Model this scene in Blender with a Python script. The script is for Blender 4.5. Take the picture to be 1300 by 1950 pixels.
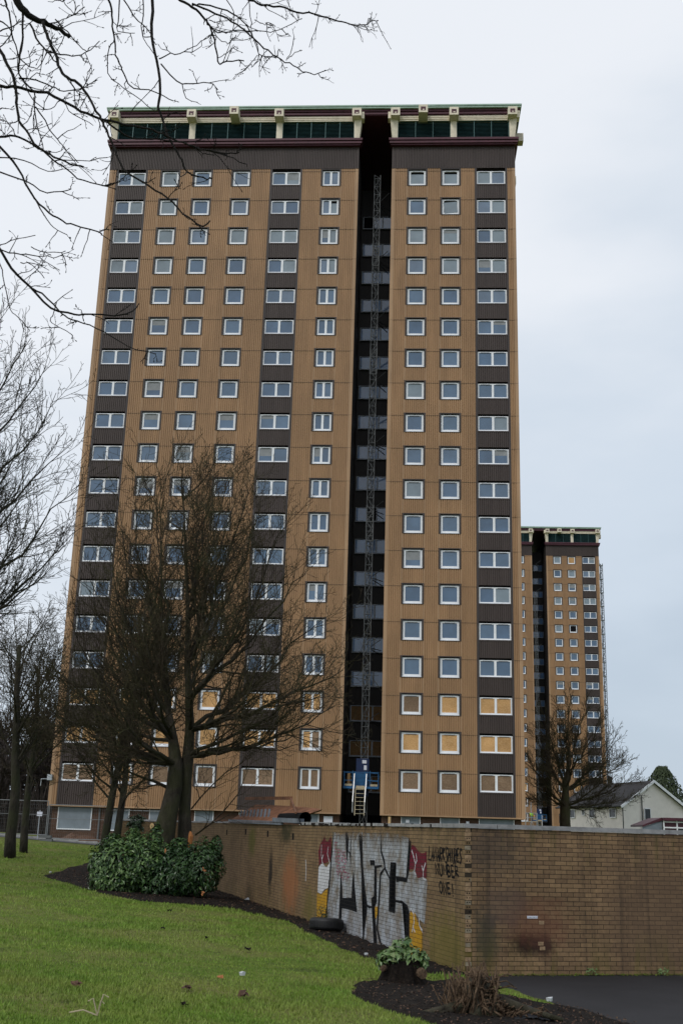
import bpy, bmesh, math, random
import numpy as np
from mathutils import Vector, Matrix
R = math.radians
# ---------------------------------------------------------------- clear
for o in list(bpy.data.objects): bpy.data.objects.remove(o)
scene = bpy.context.scene
COL = scene.collection
# ---------------------------------------------------------------- camera
EYE = 2.25; FPX = 2125.17; PITCH = 16.015; ROLL = 1.716
cam_d = bpy.data.cameras.new('camera'); cam = bpy.data.objects.new('camera', cam_d); COL.objects.link(cam)
cam_d.sensor_fit = 'VERTICAL'; cam_d.sensor_height = 36; cam_d.lens = FPX / 1950 * 36
cam_d.clip_start = 0.1; cam_d.clip_end = 3000
CM = (Matrix.Rotation(R(90 + PITCH), 3, 'X') @ Matrix.Rotation(R(ROLL), 3, 'Z'))
cam.matrix_world = Matrix.Translation((0, 0, EYE)) @ CM.to_4x4()
cam_d.dof.use_dof = True; cam_d.dof.focus_distance = 75; cam_d.dof.aperture_fstop = 8.0
scene.camera = cam
scene.render.resolution_x = 682; scene.render.resolution_y = 1024
# ---------------------------------------------------------------- world, sun, exposure
SUN_EL, SUN_AZ = 42, 215
world = bpy.data.worlds.new("World"); scene.world = world; world.use_nodes = True
wn = world.node_tree; wn.nodes.clear()
def wN(t, **k):
    n = wn.nodes.new(t)
    for a, b in k.items(): setattr(n, a, b)
    return n
w_out = wN('ShaderNodeOutputWorld'); w_bg = wN('ShaderNodeBackground'); w_bg.inputs['Strength'].default_value = 0.1
w_sky = wN('ShaderNodeTexSky', sky_type='NISHITA'); w_sky.sun_disc = False
w_sky.sun_elevation = R(SUN_EL); w_sky.sun_rotation = R(SUN_AZ)
w_tc = wN('ShaderNodeTexCoord'); w_map = wN('ShaderNodeMapping'); w_map.inputs['Scale'].default_value = (1.0, 1.0, 2.6)
w_no = wN('ShaderNodeTexNoise'); w_no.inputs['Scale'].default_value = 2.2; w_no.inputs['Detail'].default_value = 5; w_no.inputs['Roughness'].default_value = .5
w_sep = wN('ShaderNodeSeparateXYZ')
w_el = wN('ShaderNodeMapRange'); w_el.inputs['From Min'].default_value = 0.0; w_el.inputs['From Max'].default_value = 0.62
w_sum = wN('ShaderNodeMath', operation='MULTIPLY_ADD')   # noise*a + el
w_sum.inputs[1].default_value = 1.15
w_rx = wN('ShaderNodeMath', operation='MULTIPLY_ADD'); w_rx.inputs[1].default_value = -0.75   # east side slightly greyer
w_ramp = wN('ShaderNodeValToRGB')
cr = w_ramp.color_ramp; cr.interpolation = 'EASE'
cr.elements[0].position = .10; cr.elements[0].color = (.54, .63, .735, 1)
cr.elements[1].position = 1.15 if False else 1.0; cr.elements[1].color = (.91, .945, 1.0, 1)
e = cr.elements.new(.50); e.color = (.68, .765, .865, 1)
w_k = wN('ShaderNodeVectorMath', operation='SCALE'); w_k.inputs['Scale'].default_value = 9.8
w_mix = wN('ShaderNodeMix', data_type='RGBA'); w_mix.inputs['Factor'].default_value = 0.93
L = wn.links.new
L(w_tc.outputs['Generated'], w_map.inputs[0]); L(w_map.outputs[0], w_no.inputs['Vector'])
L(w_tc.outputs['Generated'], w_sep.inputs[0]); L(w_sep.outputs['Z'], w_el.inputs['Value'])
L(w_sep.outputs['X'], w_rx.inputs[0]); L(w_el.outputs[0], w_rx.inputs[2])
L(w_no.outputs[0], w_sum.inputs[0]); L(w_rx.outputs[0], w_sum.inputs[2])
w_sub = wN('ShaderNodeMath', operation='SUBTRACT'); w_sub.inputs[1].default_value = 0.42
L(w_sum.outputs[0], w_sub.inputs[0]); L(w_sub.outputs[0], w_ramp.inputs[0])
L(w_ramp.outputs[0], w_k.inputs[0]); L(w_sky.outputs[0], w_mix.inputs['A']); L(w_k.outputs[0], w_mix.inputs['B'])
L(w_mix.outputs['Result'], w_bg.inputs['Color']); L(w_bg.outputs[0], w_out.inputs[0])
sun_d = bpy.data.lights.new('sun', 'SUN'); sun_d.energy = 1.0; sun_d.angle = R(14); sun_d.color = (1, .97, .92)
sun = bpy.data.objects.new('sun', sun_d); COL.objects.link(sun)
az = R(SUN_AZ); el = R(SUN_EL)
sdir = Vector((math.sin(az) * math.cos(el), math.cos(az) * math.cos(el), math.sin(el)))   # towards the sun, behind the camera
sun.rotation_euler = sdir.to_track_quat('Z', 'Y').to_euler()
scene.view_settings.view_transform = 'Standard'; scene.view_settings.look = 'None'
scene.view_settings.exposure = 0.0; scene.view_settings.gamma = 1
# ---------------------------------------------------------------- geometry of the view, used only to read real positions off the survey
def ray(px, py): return CM @ Vector(((px - 650) / FPX, -(py - 975) / FPX, -1))
def atY(px, py, Y):
    r = ray(px, py); r = r * (Y / r.y); return Vector((r.x, r.y, r.z + EYE))
WC = Vector((2.30, 20.13)); WD = Vector((-.264, .9645)).normalized(); WNm = Vector((-WD.y, WD.x))
def sstep(t): t = min(1, max(0, t)); return t * t * (3 - 2 * t)
def sdist(x, y): return (x - WC.x) * WNm.x + (y - WC.y) * WNm.y
def terr(x, y):
    s = sdist(x, y)
    a = (.02 + .058 * min(s, 9)) if s > 0 else (-.03 if s < -.25 else -.03 + .05 * (s + .25) / .25)
    return a + .95 * sstep((y - 44) / 22) * (1 if s > -1 else .95) - (.25 * sstep((s - 9) / 60) if s > 9 else 0) * sstep(1 - (y - 40) / 20)
def gp(px, py, dz=0):
    z = 0
    for i in range(12):
        r = ray(px, py); t = (z + dz - EYE) / r.z; z = .5 * z + .5 * terr(r.x * t, r.y * t)
    return Vector((r.x * t, r.y * t, terr(r.x * t, r.y * t)))
# ---------------------------------------------------------------- materials
MATS = {}
class NT:
    def __init__(s, name):
        m = bpy.data.materials.new(name); m.use_nodes = True; s.m = m; s.t = m.node_tree
        s.b = s.t.nodes['Principled BSDF']; MATS[name] = m
    def n(s, t, **k):
        x = s.t.nodes.new(t)
        for a, b in k.items():
            if a.startswith('i_'): x.inputs[a[2:].replace('_', ' ')].default_value = b
            else: setattr(x, a, b)
        return x
    def l(s, a, b): s.t.links.new(a, b)
    def noise(s, scale, detail=4, rough=.55, vec=None, sc=None):
        x = s.n('ShaderNodeTexNoise'); x.inputs['Scale'].default_value = scale; x.inputs['Detail'].default_value = detail; x.inputs['Roughness'].default_value = rough
        if vec is None: vec = s.coord()
        if sc:
            mp = s.n('ShaderNodeMapping'); mp.inputs['Scale'].default_value = sc; s.l(vec, mp.inputs[0]); vec = mp.outputs[0]
        s.l(vec, x.inputs['Vector']); return x.outputs[0]
    def coord(s, which='Object'):
        if not hasattr(s, '_tc'): s._tc = s.n('ShaderNodeTexCoord')
        return s._tc.outputs[which]
    def pos(s):
        if not hasattr(s, '_g'): s._g = s.n('ShaderNodeNewGeometry')
        return s._g.outputs['Position']
    def ramp(s, v, stops):
        r = s.n('ShaderNodeValToRGB'); e = r.color_ramp.elements
        e[0].position, e[0].color = stops[0][0], (*stops[0][1], 1); e[1].position, e[1].color = stops[-1][0], (*stops[-1][1], 1)
        for p, c in stops[1:-1]: q = e.new(p); q.color = (*c, 1)
        s.l(v, r.inputs[0]); return r.outputs[0]
    def mr(s, v, a, b, c=0, d=1, clamp=True):
        x = s.n('ShaderNodeMapRange'); x.clamp = clamp
        for i, q in zip(('From Min', 'From Max', 'To Min', 'To Max'), (a, b, c, d)): x.inputs[i].default_value = q
        s.l(v, x.inputs['Value']); return x.outputs[0]
    def mix(s, f, a, b, mode='MIX'):
        x = s.n('ShaderNodeMix', data_type='RGBA', blend_type=mode)
        for sock, v in (('Factor', f), ('A', a), ('B', b)):
            i = x.inputs[sock]
            if isinstance(v, (int, float)): i.default_value = v
            elif isinstance(v, tuple): i.default_value = (*v, 1)
            else: s.l(v, i)
        return x.outputs['Result']
    def math(s, op, a, b=None, c=None):
        x = s.n('ShaderNodeMath', operation=op)
        for i, v in enumerate((a, b, c)):
            if v is None: continue
            if isinstance(v, (int, float)): x.inputs[i].default_value = v
            else: s.l(v, x.inputs[i])
        return x.outputs[0]
    def bump(s, h, strength=.3, dist=.02):
        b = s.n('ShaderNodeBump'); b.inputs['Strength'].default_value = strength; b.inputs['Distance'].default_value = dist
        s.l(h, b.inputs['Height']); s.l(b.outputs[0], s.b.inputs['Normal'])
    def col(s, c):
        if isinstance(c, tuple): s.b.inputs['Base Color'].default_value = (*c, 1)
        else: s.l(c, s.b.inputs['Base Color'])
    def set(s, rough=.7, metal=0, spec=.5):
        s.b.inputs['Roughness'].default_value = rough; s.b.inputs['Metallic'].default_value = metal; s.b.inputs['Specular IOR Level'].default_value = spec
def varied(name, c, amp=.2, scale=1.5, rough=.7, spec=.4, metal=0, sc=None, bump=0, bscale=40):
    t = NT(name); n = t.noise(scale, 6, .6, sc=sc)
    f = t.mr(n, .3, .7, 1 - amp, 1 + amp)
    v = t.n('ShaderNodeVectorMath', operation='SCALE'); v.inputs[0].default_value = c; t.l(f, v.inputs['Scale'])
    t.col(v.outputs[0]); t.set(rough, metal, spec)
    if bump: t.bump(t.noise(bscale, 4), bump, .01)
    return t.m
# corrugated cladding: streaks of grime running down, storey to storey variation
def clad(name, c, c2):
    t = NT(name)
    a = t.noise(1.0, 6, .6, sc=(3.2, 3.2, .09)); b = t.noise(.30, 4, .6, sc=(1, 1, .8)); d = t.noise(1.0, 5, .7, sc=(7, 7, .45)); e_ = t.noise(.16, 2, .5, sc=(4, 4, 1))
    base = t.mix(t.mr(a, .35, .65), c, c2)
    base = t.mix(t.mr(b, .38, .66, 0, .42), base, tuple(x * .66 for x in c))
    base = t.mix(t.mr(d, .55, .74, 0, .5), base, tuple(x * .45 for x in c))
    base = t.mix(t.mr(e_, .5, .62, 0, .22), base, tuple(min(1, x * 1.4) for x in c))
    t.col(base); t.set(.55, 0, .35)
clad('clad_tan', (.380, .224, .116), (.325, .190, .097))
clad('clad_brown', (.070, .052, .047), (.056, .040, .036))
clad('trim_tan', (.42, .262, .150), (.36, .222, .124))
clad('trim_brown', (.058, .046, .045), (.045, .036, .035))
clad('joint_shadow', (.15, .095, .055), (.11, .07, .04))
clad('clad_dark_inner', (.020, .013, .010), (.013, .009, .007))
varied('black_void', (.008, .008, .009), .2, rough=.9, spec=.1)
varied('white_upvc', (.84, .85, .88), .06, 2, rough=.35)
varied('grey_upvc', (.33, .35, .39), .1, 2, rough=.4)
varied('cream_paint', (.74, .66, .52), .14, 2.5, rough=.6)
varied('maroon_paint', (.075, .018, .030), .25, 2, rough=.5)
varied('green_roof_edge', (.30, .42, .34), .15, 2, rough=.5)
varied('louvre_green', (.010, .034, .036), .25, 2, rough=.45)
varied('louvre_mullion', (.05, .12, .12), .15, 2, rough=.5)
varied('concrete', (.30, .30, .29), .35, 3, rough=.85, bump=.4, bscale=30)
varied('coping_concrete', (.27, .27, .27), .4, 4, rough=.85, bump=.5, bscale=40)
varied('shutter_sheet', (.19, .225, .26), .2, 1.2, rough=.5, sc=(1, 1, 1))
varied('galvanised', (.42, .45, .48), .15, 6, rough=.4, metal=.6)
varied('dark_steel', (.055, .058, .06), .3, 4, rough=.5, metal=.4)
varied('blue_steel', (.016, .10, .24), .25, 4, rough=.45)
varied('dark_blue_steel', (.006, .018, .07), .25, 4, rough=.5)
varied('aluminium', (.66, .66, .66), .1, 6, rough=.35, metal=.5)
varied('plywood_edge', (.45, .38, .26), .15, 3, rough=.8)
varied('paper_white', (.70, .72, .80), .05, 3, rough=.7)
varied('litter_white', (.50, .52, .54), .1, 9, rough=.7)
varied('rusty_sheet', (.17, .075, .04), .5, 3, rough=.85, bump=.4)
varied('fence_wire', (.19, .20, .21), .15, 6, rough=.5)
varied('grey_sheet', (.16, .18, .21), .3, 3, rough=.6)
varied('tyre_rubber', (.012, .012, .013), .3, 10, rough=.55, bump=.3, bscale=60)
varied('roof_tile', (.035, .033, .034), .35, 1.5, rough=.85)
varied('harling', (.80, .75, .70), .08, 1.2, rough=.9, bump=.4, bscale=8)
varied('window_dark', (.03, .035, .04), .3, 1, rough=.15)
varied('hi_vis', (.45, .85, .02), .05, 3, rough=.8)
varied('skin', (.45, .28, .2), .05, 3, rough=.6)
varied('dark_cloth', (.02, .025, .04), .2, 6, rough=.9)
varied('helmet_white', (.6, .15, .25), .05, 6, rough=.3)
varied('membrane', (.020, .021, .025), .3, 6, rough=.75, bump=.3)
varied('mast_steel', (.13, .135, .14), .3, 4, rough=.6)
varied('blind', (.27, .28, .29), .15, 2, rough=.8)
varied('vent_dark', (.16, .17, .20), .1, 2, rough=.5)
varied('lead_grey', (.12, .125, .13), .2, 5, rough=.6)
for nm, c in (('pane_a', (.090, .150, .235)), ('pane_b', (.074, .130, .215)), ('pane_c', (.195, .245, .285)), ('pane_d', (.130, .185, .265)), ('pane_slot', (.12, .22, .42))):
    t = NT(nm); g = t.n('ShaderNodeObjectInfo')
    n = t.noise(.9, 3, .5, vec=t.pos())
    v = t.n('ShaderNodeVectorMath', operation='SCALE'); v.inputs[0].default_value = c
    f = t.math('MULTIPLY', t.mr(n, .3, .7, .82, 1.15), t.mr(g.outputs['Random'], 0, 1, .86, 1.12)); t.l(f, v.inputs['Scale'])
    t.col(v.outputs[0]); t.set(.06, 0, .7); t.b.inputs['IOR'].default_value = 1.6 if nm == 'pane_slot' else 1.55
    t.bump(t.noise(1.2, 2, vec=t.pos()), .06, .02)
def osb(name, ca, cb, cc):
    t = NT(name); n = t.noise(9, 5, .75, vec=t.pos(), sc=(1, 1, 2.2)); big = t.noise(1.1, 3, .5, vec=t.pos())
    c = t.ramp(n, [(.32, cb), (.5, ca), (.66, cc)])
    g = t.n('ShaderNodeObjectInfo'); k = t.math('MULTIPLY', t.mr(big, .3, .7, .8, 1.12), t.mr(g.outputs['Random'], 0, 1, .85, 1.1))
    v = t.n('ShaderNodeVectorMath', operation='SCALE'); t.l(c, v.inputs[0]); t.l(k, v.inputs['Scale']); t.col(v.outputs[0]); t.set(.7, 0, .3)
osb('osb_bright', (.60, .345, .145), (.46, .24, .085), (.70, .44, .22))
osb('osb_dull', (.24, .155, .095), (.165, .105, .065), (.33, .235, .16))
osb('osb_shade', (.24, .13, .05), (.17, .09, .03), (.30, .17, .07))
# bark
def bark(name, c, c2, scale=6, green=None):
    t = NT(name); n = t.noise(scale, 6, .65, vec=t.pos(), sc=(1, 1, .35))
    k = t.mix(t.mr(n, .35, .68), c, c2)
    if green: k = t.mix(t.mr(t.noise(1.3, 4, .6, vec=t.pos()), .45, .62, 0, .7), k, green)
    t.col(k); t.set(.9, 0, .2); t.bump(t.noise(scale * 3, 5, vec=t.pos(), sc=(1, 1, .3)), 1.0, .06)
bark('bark_main', (.024, .020, .015), (.075, .066, .050), 4, (.040, .042, .018))
bark('bark_grey', (.022, .019, .015), (.052, .046, .036), 5, (.034, .038, .018))
bark('twig_dark', (.036, .028, .019), (.075, .058, .038), 8, (.058, .058, .024))
bark('twig_near', (.016, .014, .014), (.035, .031, .027), 30)
bark('twig_far', (.040, .034, .032), (.060, .050, .045), 4)
bark('dead_wood', (.070, .044, .028), (.22, .150, .095), 14)
varied('cut_wood', (.50, .34, .16), .15, 12, rough=.8)
varied('fresh_wood', (.40, .16, .05), .2, 12, rough=.8)
def leaf(name, c1, c2, scale=6, rough=.42, tr=.1):
    t = NT(name); n = t.noise(scale, 4, .6, vec=t.pos()); t.col(t.mix(t.mr(n, .35, .65), c1, c2)); t.set(rough, 0, .5)
    t.b.inputs['Transmission Weight'].default_value = 0
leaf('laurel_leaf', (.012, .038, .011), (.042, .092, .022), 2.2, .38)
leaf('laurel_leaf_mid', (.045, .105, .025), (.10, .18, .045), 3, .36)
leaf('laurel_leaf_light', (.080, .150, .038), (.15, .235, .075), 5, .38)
leaf('ivy_leaf', (.008, .022, .007), (.020, .045, .014), 5)
leaf('pale_leaf', (.10, .17, .05), (.22, .27, .11), 12)
leaf('conifer_leaf', (.022, .038, .014), (.045, .062, .022), 2, .8)
leaf('dead_leaf', (.30, .11, .03), (.42, .17, .06), 14, .7)
leaf('brown_leaf', (.055, .025, .015), (.12, .06, .03), 14, .8)
# ground and grass
t = NT('lawn'); p = t.pos()
a = t.noise(.45, 5, .6, vec=p); b = t.noise(3.5, 6, .65, vec=p); c = t.noise(26, 4, .7, vec=p)
k = t.ramp(b, [(.3, (.060, .100, .012)), (.5, (.105, .150, .020)), (.7, (.16, .185, .036))])
k = t.mix(t.mr(a, .44, .66, 0, .75), k, (.17, .155, .055)); m_ = t.noise(1.7, 6, .7, vec=p); k = t.mix(t.mr(m_, .56, .68, 0, .6), k, (.040, .045, .016))
k = t.mix(t.mr(c, .42, .7, 0, .55), k, (.035, .052, .010)); t.col(k); t.set(.95, 0, .15); t.bump(c, .6, .03)
t = NT('grass_blade'); p = t.pos(); b = t.noise(1.2, 5, .6, vec=p); a = t.noise(.45, 5, .6, vec=p); c = t.noise(60, 2, .6, vec=p)
k = t.ramp(b, [(.3, (.088, .182, .014)), (.5, (.155, .275, .026)), (.72, (.26, .325, .060))])
k = t.mix(t.mr(a, .44, .64, 0, .75), k, (.225, .265, .055)); m_ = t.noise(1.7, 6, .7, vec=p); k = t.mix(t.mr(m_, .56, .68, 0, .55), k, (.055, .085, .018)); k = t.mix(t.mr(c, .4, .75, 0, .45), k, (.25, .23, .10)); t.col(k); t.set(.6, 0, .25)
t = NT('soil'); p = t.pos(); a = t.noise(2.5, 6, .7, vec=p); b = t.noise(22, 5, .75, vec=p)
t.col(t.ramp(t.math('MULTIPLY_ADD', b, .6, t.math('MULTIPLY', a, .4)), [(.35, (.006, .0045, .004)), (.52, (.017, .012, .009)), (.70, (.050, .036, .026))])); t.set(.95, 0, .2); t.bump(b, 1, .06)
t = NT('asphalt'); p = t.pos(); a = t.noise(.8, 6, .7, vec=p); b = t.noise(90, 3, .7, vec=p)
k = t.ramp(a, [(.3, (.013, .0125, .0145)), (.7, (.025, .024, .027))]); k = t.mix(t.mr(b, .5, .75, 0, .5), k, (.09, .09, .09)); t.col(k); t.set(.8, 0, .25); t.bump(b, .5, .006)
t = NT('path_tar'); p = t.pos(); t.col(t.ramp(t.noise(2, 5, .6, vec=p), [(.3, (.055, .057, .062)), (.7, (.085, .088, .093))])); t.set(.8)
# brick: x along the wall, z up
def brick(name, c1, c2, mort, stains_and_tones=(), bw=.225, rh=.075, noise_amt=.45, algae=True, bumps=.6):
    t = NT(name); sp = t.n('ShaderNodeSeparateXYZ'); t.l(t.coord(), sp.inputs[0]); cb = t.n('ShaderNodeCombineXYZ')
    t.l(sp.outputs['X'], cb.inputs[0]); t.l(sp.outputs['Z'], cb.inputs[1])
    br = t.n('ShaderNodeTexBrick'); t.l(cb.outputs[0], br.inputs['Vector'])
    for i, v in (('Scale', 1), ('Mortar Size', .0055), ('Mortar Smooth', .25), ('Bias', 0), ('Brick Width', bw), ('Row Height', rh)): br.inputs[i].default_value = v
    br.inputs['Color1'].default_value = (*c1, 1); br.inputs['Color2'].default_value = (*c2, 1); br.inputs['Mortar'].default_value = (*mort, 1)
    fine = t.noise(18, 5, .7); mid = t.noise(1.3, 5, .6)
    k = br.outputs['Color']
    v = t.n('ShaderNodeVectorMath', operation='SCALE'); t.l(k, v.inputs[0])
    t.l(t.math('MULTIPLY', t.mr(fine, .25, .75, 1 - noise_amt * .6, 1 + noise_amt * .6), t.mr(mid, .3, .7, .78, 1.15)), v.inputs['Scale']); k = v.outputs[0]
    mult = lambda k, f, col: t.mix(f, k, col)
    wob = t.noise(3.6, 7, .72); wob2 = t.noise(1.6, 4, .6, sc=(2.2, 1, .35))
    for (sx, sz, rx, rz, colr, amt, mode) in stains_and_tones:
        dx = t.math('DIVIDE', t.math('SUBTRACT', sp.outputs['X'], sx), rx); dz = t.math('DIVIDE', t.math('SUBTRACT', sp.outputs['Z'], sz), rz)
        d = t.math('SQRT', t.math('ADD', t.math('MULTIPLY', dx, dx), t.math('MULTIPLY', dz, dz)))
        d = t.math('ADD', d, t.math('MULTIPLY', t.math('SUBTRACT', wob, .5), 2.0))
        k = t.mix(t.mr(d, 1.05, .42, 0, amt), k, colr, mode)
    if algae:
        low = t.mr(sp.outputs['Z'], .75, 0, 0, 1); al = t.math('MULTIPLY', low, t.mr(wob2, .46, .66, 0, .55))
        k = t.mix(al, k, (.10, .095, .015))
        tp = t.mr(sp.outputs['Z'], 1.6, 2.4, 0, 1); al2 = t.math('MULTIPLY', tp, t.mr(t.noise(2.1, 4, .6, sc=(2.4, 1, .22)), .52, .66, 0, .55))
        k = t.mix(al2, k, (.055, .060, .010))
        st = t.mr(t.noise(1.1, 5, .7, sc=(3.5, 1, .16)), .52, .75, 0, .6); k = t.mix(st, k, (.028, .022, .018))
    t.col(k); t.set(.88, 0, .25)
    h = t.math('ADD', t.math('MULTIPLY', t.math('SUBTRACT', 1, br.outputs['Fac']), 1), t.math('MULTIPLY', fine, .35)); t.bump(h, bumps, .012)
    return t.m
# ---------------------------------------------------------------- mesh helpers
class MB:
    def __init__(s): s.v = []; s.f = []; s.m = []; s.cur = 0
    def face(s, idx): s.f.append(tuple(idx)); s.m.append(s.cur)
    def add(s, vs, fs):
        o = len(s.v); s.v += [tuple(q) for q in vs]
        for f in fs: s.face([o + i for i in f])
    def box(s, x0, x1, y0, y1, z0, z1, M=None):
        vs = [Vector(q) for q in ((x0, y0, z0), (x1, y0, z0), (x1, y1, z0), (x0, y1, z0), (x0, y0, z1), (x1, y0, z1), (x1, y1, z1), (x0, y1, z1))]
        if M is not None: vs = [M @ q for q in vs]
        s.add(vs, [(0, 3, 2, 1), (4, 5, 6, 7), (0, 1, 5, 4), (1, 2, 6, 5), (2, 3, 7, 6), (3, 0, 4, 7)])
    def bar(s, a, b, w, h=None):
        a = Vector(a); b = Vector(b); h = h or w; d = b - a; q = d.to_track_quat('Z', 'Y').to_matrix().to_4x4()
        s.box(-w / 2, w / 2, -h / 2, h / 2, 0, d.length, Matrix.Translation(a) @ q)
    def tube(s, pts, rad, n=6, cap=True):
        k = len(pts); o = len(s.v); P = [Vector(p) for p in pts]
        ref = Vector((0, 0, 1)); d0 = (P[-1] - P[0])
        if d0.length > 0 and abs(d0.normalized().z) > .9: ref = Vector((1, 0, 0))
        for i in range(k):
            d = (P[min(i + 1, k - 1)] - P[max(i - 1, 0)])
            if d.length < 1e-9: d = Vector((0, 0, 1))
            d.normalize(); u = d.cross(ref)
            if u.length < 1e-3: u = d.cross(Vector((0.3, 1, 0)))
            u.normalize(); w = d.cross(u); r = rad[i] if isinstance(rad, (list, tuple)) else rad
            for j in range(n):
                a = 2 * math.pi * j / n; q = P[i] + u * (r * math.cos(a)) + w * (r * math.sin(a)); s.v.append((q.x, q.y, q.z))
        for i in range(k - 1):
            for j in range(n):
                a = o + i * n + j; b = o + i * n + (j + 1) % n; s.face((a, b, b + n, a + n))
        if cap: s.face([o + j for j in range(n)][::-1]); s.face([o + (k - 1) * n + j for j in range(n)])
    def build(s, name, mats, parent=None, loc=None, smooth=False, rot=None):
        me = bpy.data.meshes.new(name); me.from_pydata(s.v, [], s.f)
        for m in (mats if isinstance(mats, (list, tuple)) else [mats]): me.materials.append(MATS[m])
        if len(me.polygons):
            me.polygons.foreach_set('material_index', s.m)
            if smooth: me.polygons.foreach_set('use_smooth', [True] * len(s.f))
        me.update(); return link(name, me, parent, loc, rot)
def link(name, me, parent=None, loc=None, rot=None):
    o = bpy.data.objects.new(name, me); COL.objects.link(o)
    if parent is not None: o.parent = parent
    if loc is not None: o.location = loc
    if rot is not None: o.rotation_euler = rot
    return o
def tag(o, label=None, cat=None, group=None, kind=None):
    if label: o['label'] = label
    if cat: o['category'] = cat
    if group: o['group'] = group
    if kind: o['kind'] = kind
    return o
def empty(name, loc, rz=0, **k):
    o = bpy.data.objects.new(name, None); COL.objects.link(o); o.location = loc; o.rotation_euler = (0, 0, rz); o.empty_display_size = .3
    return tag(o, **k)
def copy_tree(o, parent=None):
    c = o.copy(); COL.objects.link(c); c.parent = parent
    for ch in list(o.children): copy_tree(ch, c)
    return c
def poly_mesh(mb, pts):   # concave outline -> triangles through bmesh
    bm = bmesh.new(); vs = [bm.verts.new(p) for p in pts]
    try: bm.faces.new(vs)
    except ValueError: bm.free(); return
    bmesh.ops.triangulate(bm, faces=bm.faces[:]); bm.verts.index_update()
    mb.add([v.co.copy() for v in bm.verts], [[v.index for v in f.verts] for f in bm.faces]); bm.free()
# ================================================================ GROUND
def npterr(X, Y): return np.vectorize(terr)(X, Y)
def grid_mesh(name, xs, ys, zf, mat, drop=None):
    X, Y = np.meshgrid(xs, ys); Z = zf(X, Y); nx, ny = len(xs), len(ys)
    V = np.stack([X.ravel(), Y.ravel(), Z.ravel()], 1); i = np.arange(nx - 1); j = np.arange(ny - 1)
    I, J = np.meshgrid(i, j); a = (J * nx + I).ravel(); F = np.stack([a, a + 1, a + 1 + nx, a + nx], 1)
    if drop is not None:
        keep = drop(V)[F].any(1); F = F[keep]; used = np.unique(F); mp = -np.ones(len(V), int); mp[used] = np.arange(len(used)); V = V[used]; F = mp[F]
    me = bpy.data.meshes.new(name); me.from_pydata(V.tolist(), [], F.tolist()); me.materials.append(MATS[mat])
    me.polygons.foreach_set('use_smooth', [True] * len(me.polygons)); me.update(); return link(name, me)
rs = np.random.RandomState(4)
def smooth_noise(X, Y, s=1.0, seed=0):
    r = np.random.RandomState(seed); z = 0
    for k in range(7):
        a = r.uniform(0, 6.28); f = s * 1.7 ** k; z = z + np.sin((X * math.cos(a) + Y * math.sin(a)) * f + r.uniform(0, 6.28) + 1.3 * np.sin((X * math.sin(a) - Y * math.cos(a)) * f * .7 + r.uniform(0, 6.28))) / 1.45 ** k
    return z / 2.5
xs = np.concatenate([np.linspace(-900, -70, 14), np.linspace(-60, -22, 20), np.arange(-20, 16, .3), np.linspace(17, 60, 20), np.linspace(80, 900, 12)])
ys = np.concatenate([np.linspace(-600, -10, 12), np.linspace(-5, 7, 8), np.arange(8, 60, .3), np.linspace(61, 120, 24), np.linspace(150, 1500, 14)])
gz = lambda X, Y: npterr(X, Y) + .025 * smooth_noise(X, Y, 1.1, 3) * (np.vectorize(sdist)(X, Y) > .6) * (Y < 60)
tag(grid_mesh('ground', xs, ys, gz, 'lawn'), kind='structure')
# asphalt in front of the right-hand wall
mb = MB(); A_ = WC + WD * 4; B_ = WC - WD * 60
pts = [(WC.x - WD.x * t + .04 * math.sin(t * 3.1) + .03 * math.sin(t * 7.7), WC.y - WD.y * t) for t in np.linspace(0, 40, 160)]
poly_mesh(mb, [(x, y, .0) for x, y in pts] + [(90, pts[-1][1], .0), (90, 48, .0), (6, 21.4, 0)])
tag(mb.build('asphalt_yard', 'asphalt'), kind='structure')
# path below the tower, with a pale kerb edge
mb = MB(); mk = MB()
for i in range(40):
    x0, x1 = -60 + i * 1.2, -60 + (i + 1) * 1.2; y0 = 66.5 - .062 * (x0 + 14); y1 = 66.5 - .062 * (x1 + 14)
    mb.add([(x0, y0, terr(x0, y0) + .02), (x1, y1, terr(x1, y1) + .02), (x1, y1 + 5.2, terr(x1, y1 + 5) + .03), (x0, y0 + 5.2, terr(x0, y0 + 5) + .03)], [(0, 1, 2, 3)])
    z = terr(x0, y0 + 5.3); mk.box(x0, x1 - .01, y0 + 5.25, y0 + 5.40, z - .1, z + .11)
tag(mb.build('path', 'path_tar'), kind='structure'); tag(mk.build('path_kerb', 'concrete'), kind='structure')
# soil beds
def inpoly(P, poly):
    x, y = P[:, 0], P[:, 1]; ins = np.zeros(len(P), bool); n = len(poly)
    for i in range(n):
        x1, y1 = poly[i]; x2, y2 = poly[(i + 1) % n]
        c = ((y1 > y) != (y2 > y)) & (x < (x2 - x1) * (y - y1) / (y2 - y1 + 1e-12) + x1); ins ^= c
    return ins
def dpoly(P, poly):
    d = np.full(len(P), 1e9)
    for i in range(len(poly)):
        a = np.array(poly[i]); b = np.array(poly[(i + 1) % len(poly)]); ab = b - a
        t = np.clip(((P[:, :2] - a) @ ab) / (ab @ ab + 1e-12), 0, 1); d = np.minimum(d, np.linalg.norm(P[:, :2] - a - t[:, None] * ab, axis=1))
    return d
def wob_poly(poly, amp=.12, step=.35, seed=1):
    r = random.Random(seed); out = []
    for i in range(len(poly)):
        a = Vector(poly[i]); b = Vector(poly[(i + 1) % len(poly)]); n = max(1, int((b - a).length / step))
        for k in range(n):
            q = a.lerp(b, k / n); out.append((q.x + r.uniform(-amp, amp), q.y + r.uniform(-amp, amp)))
    return out
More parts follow.
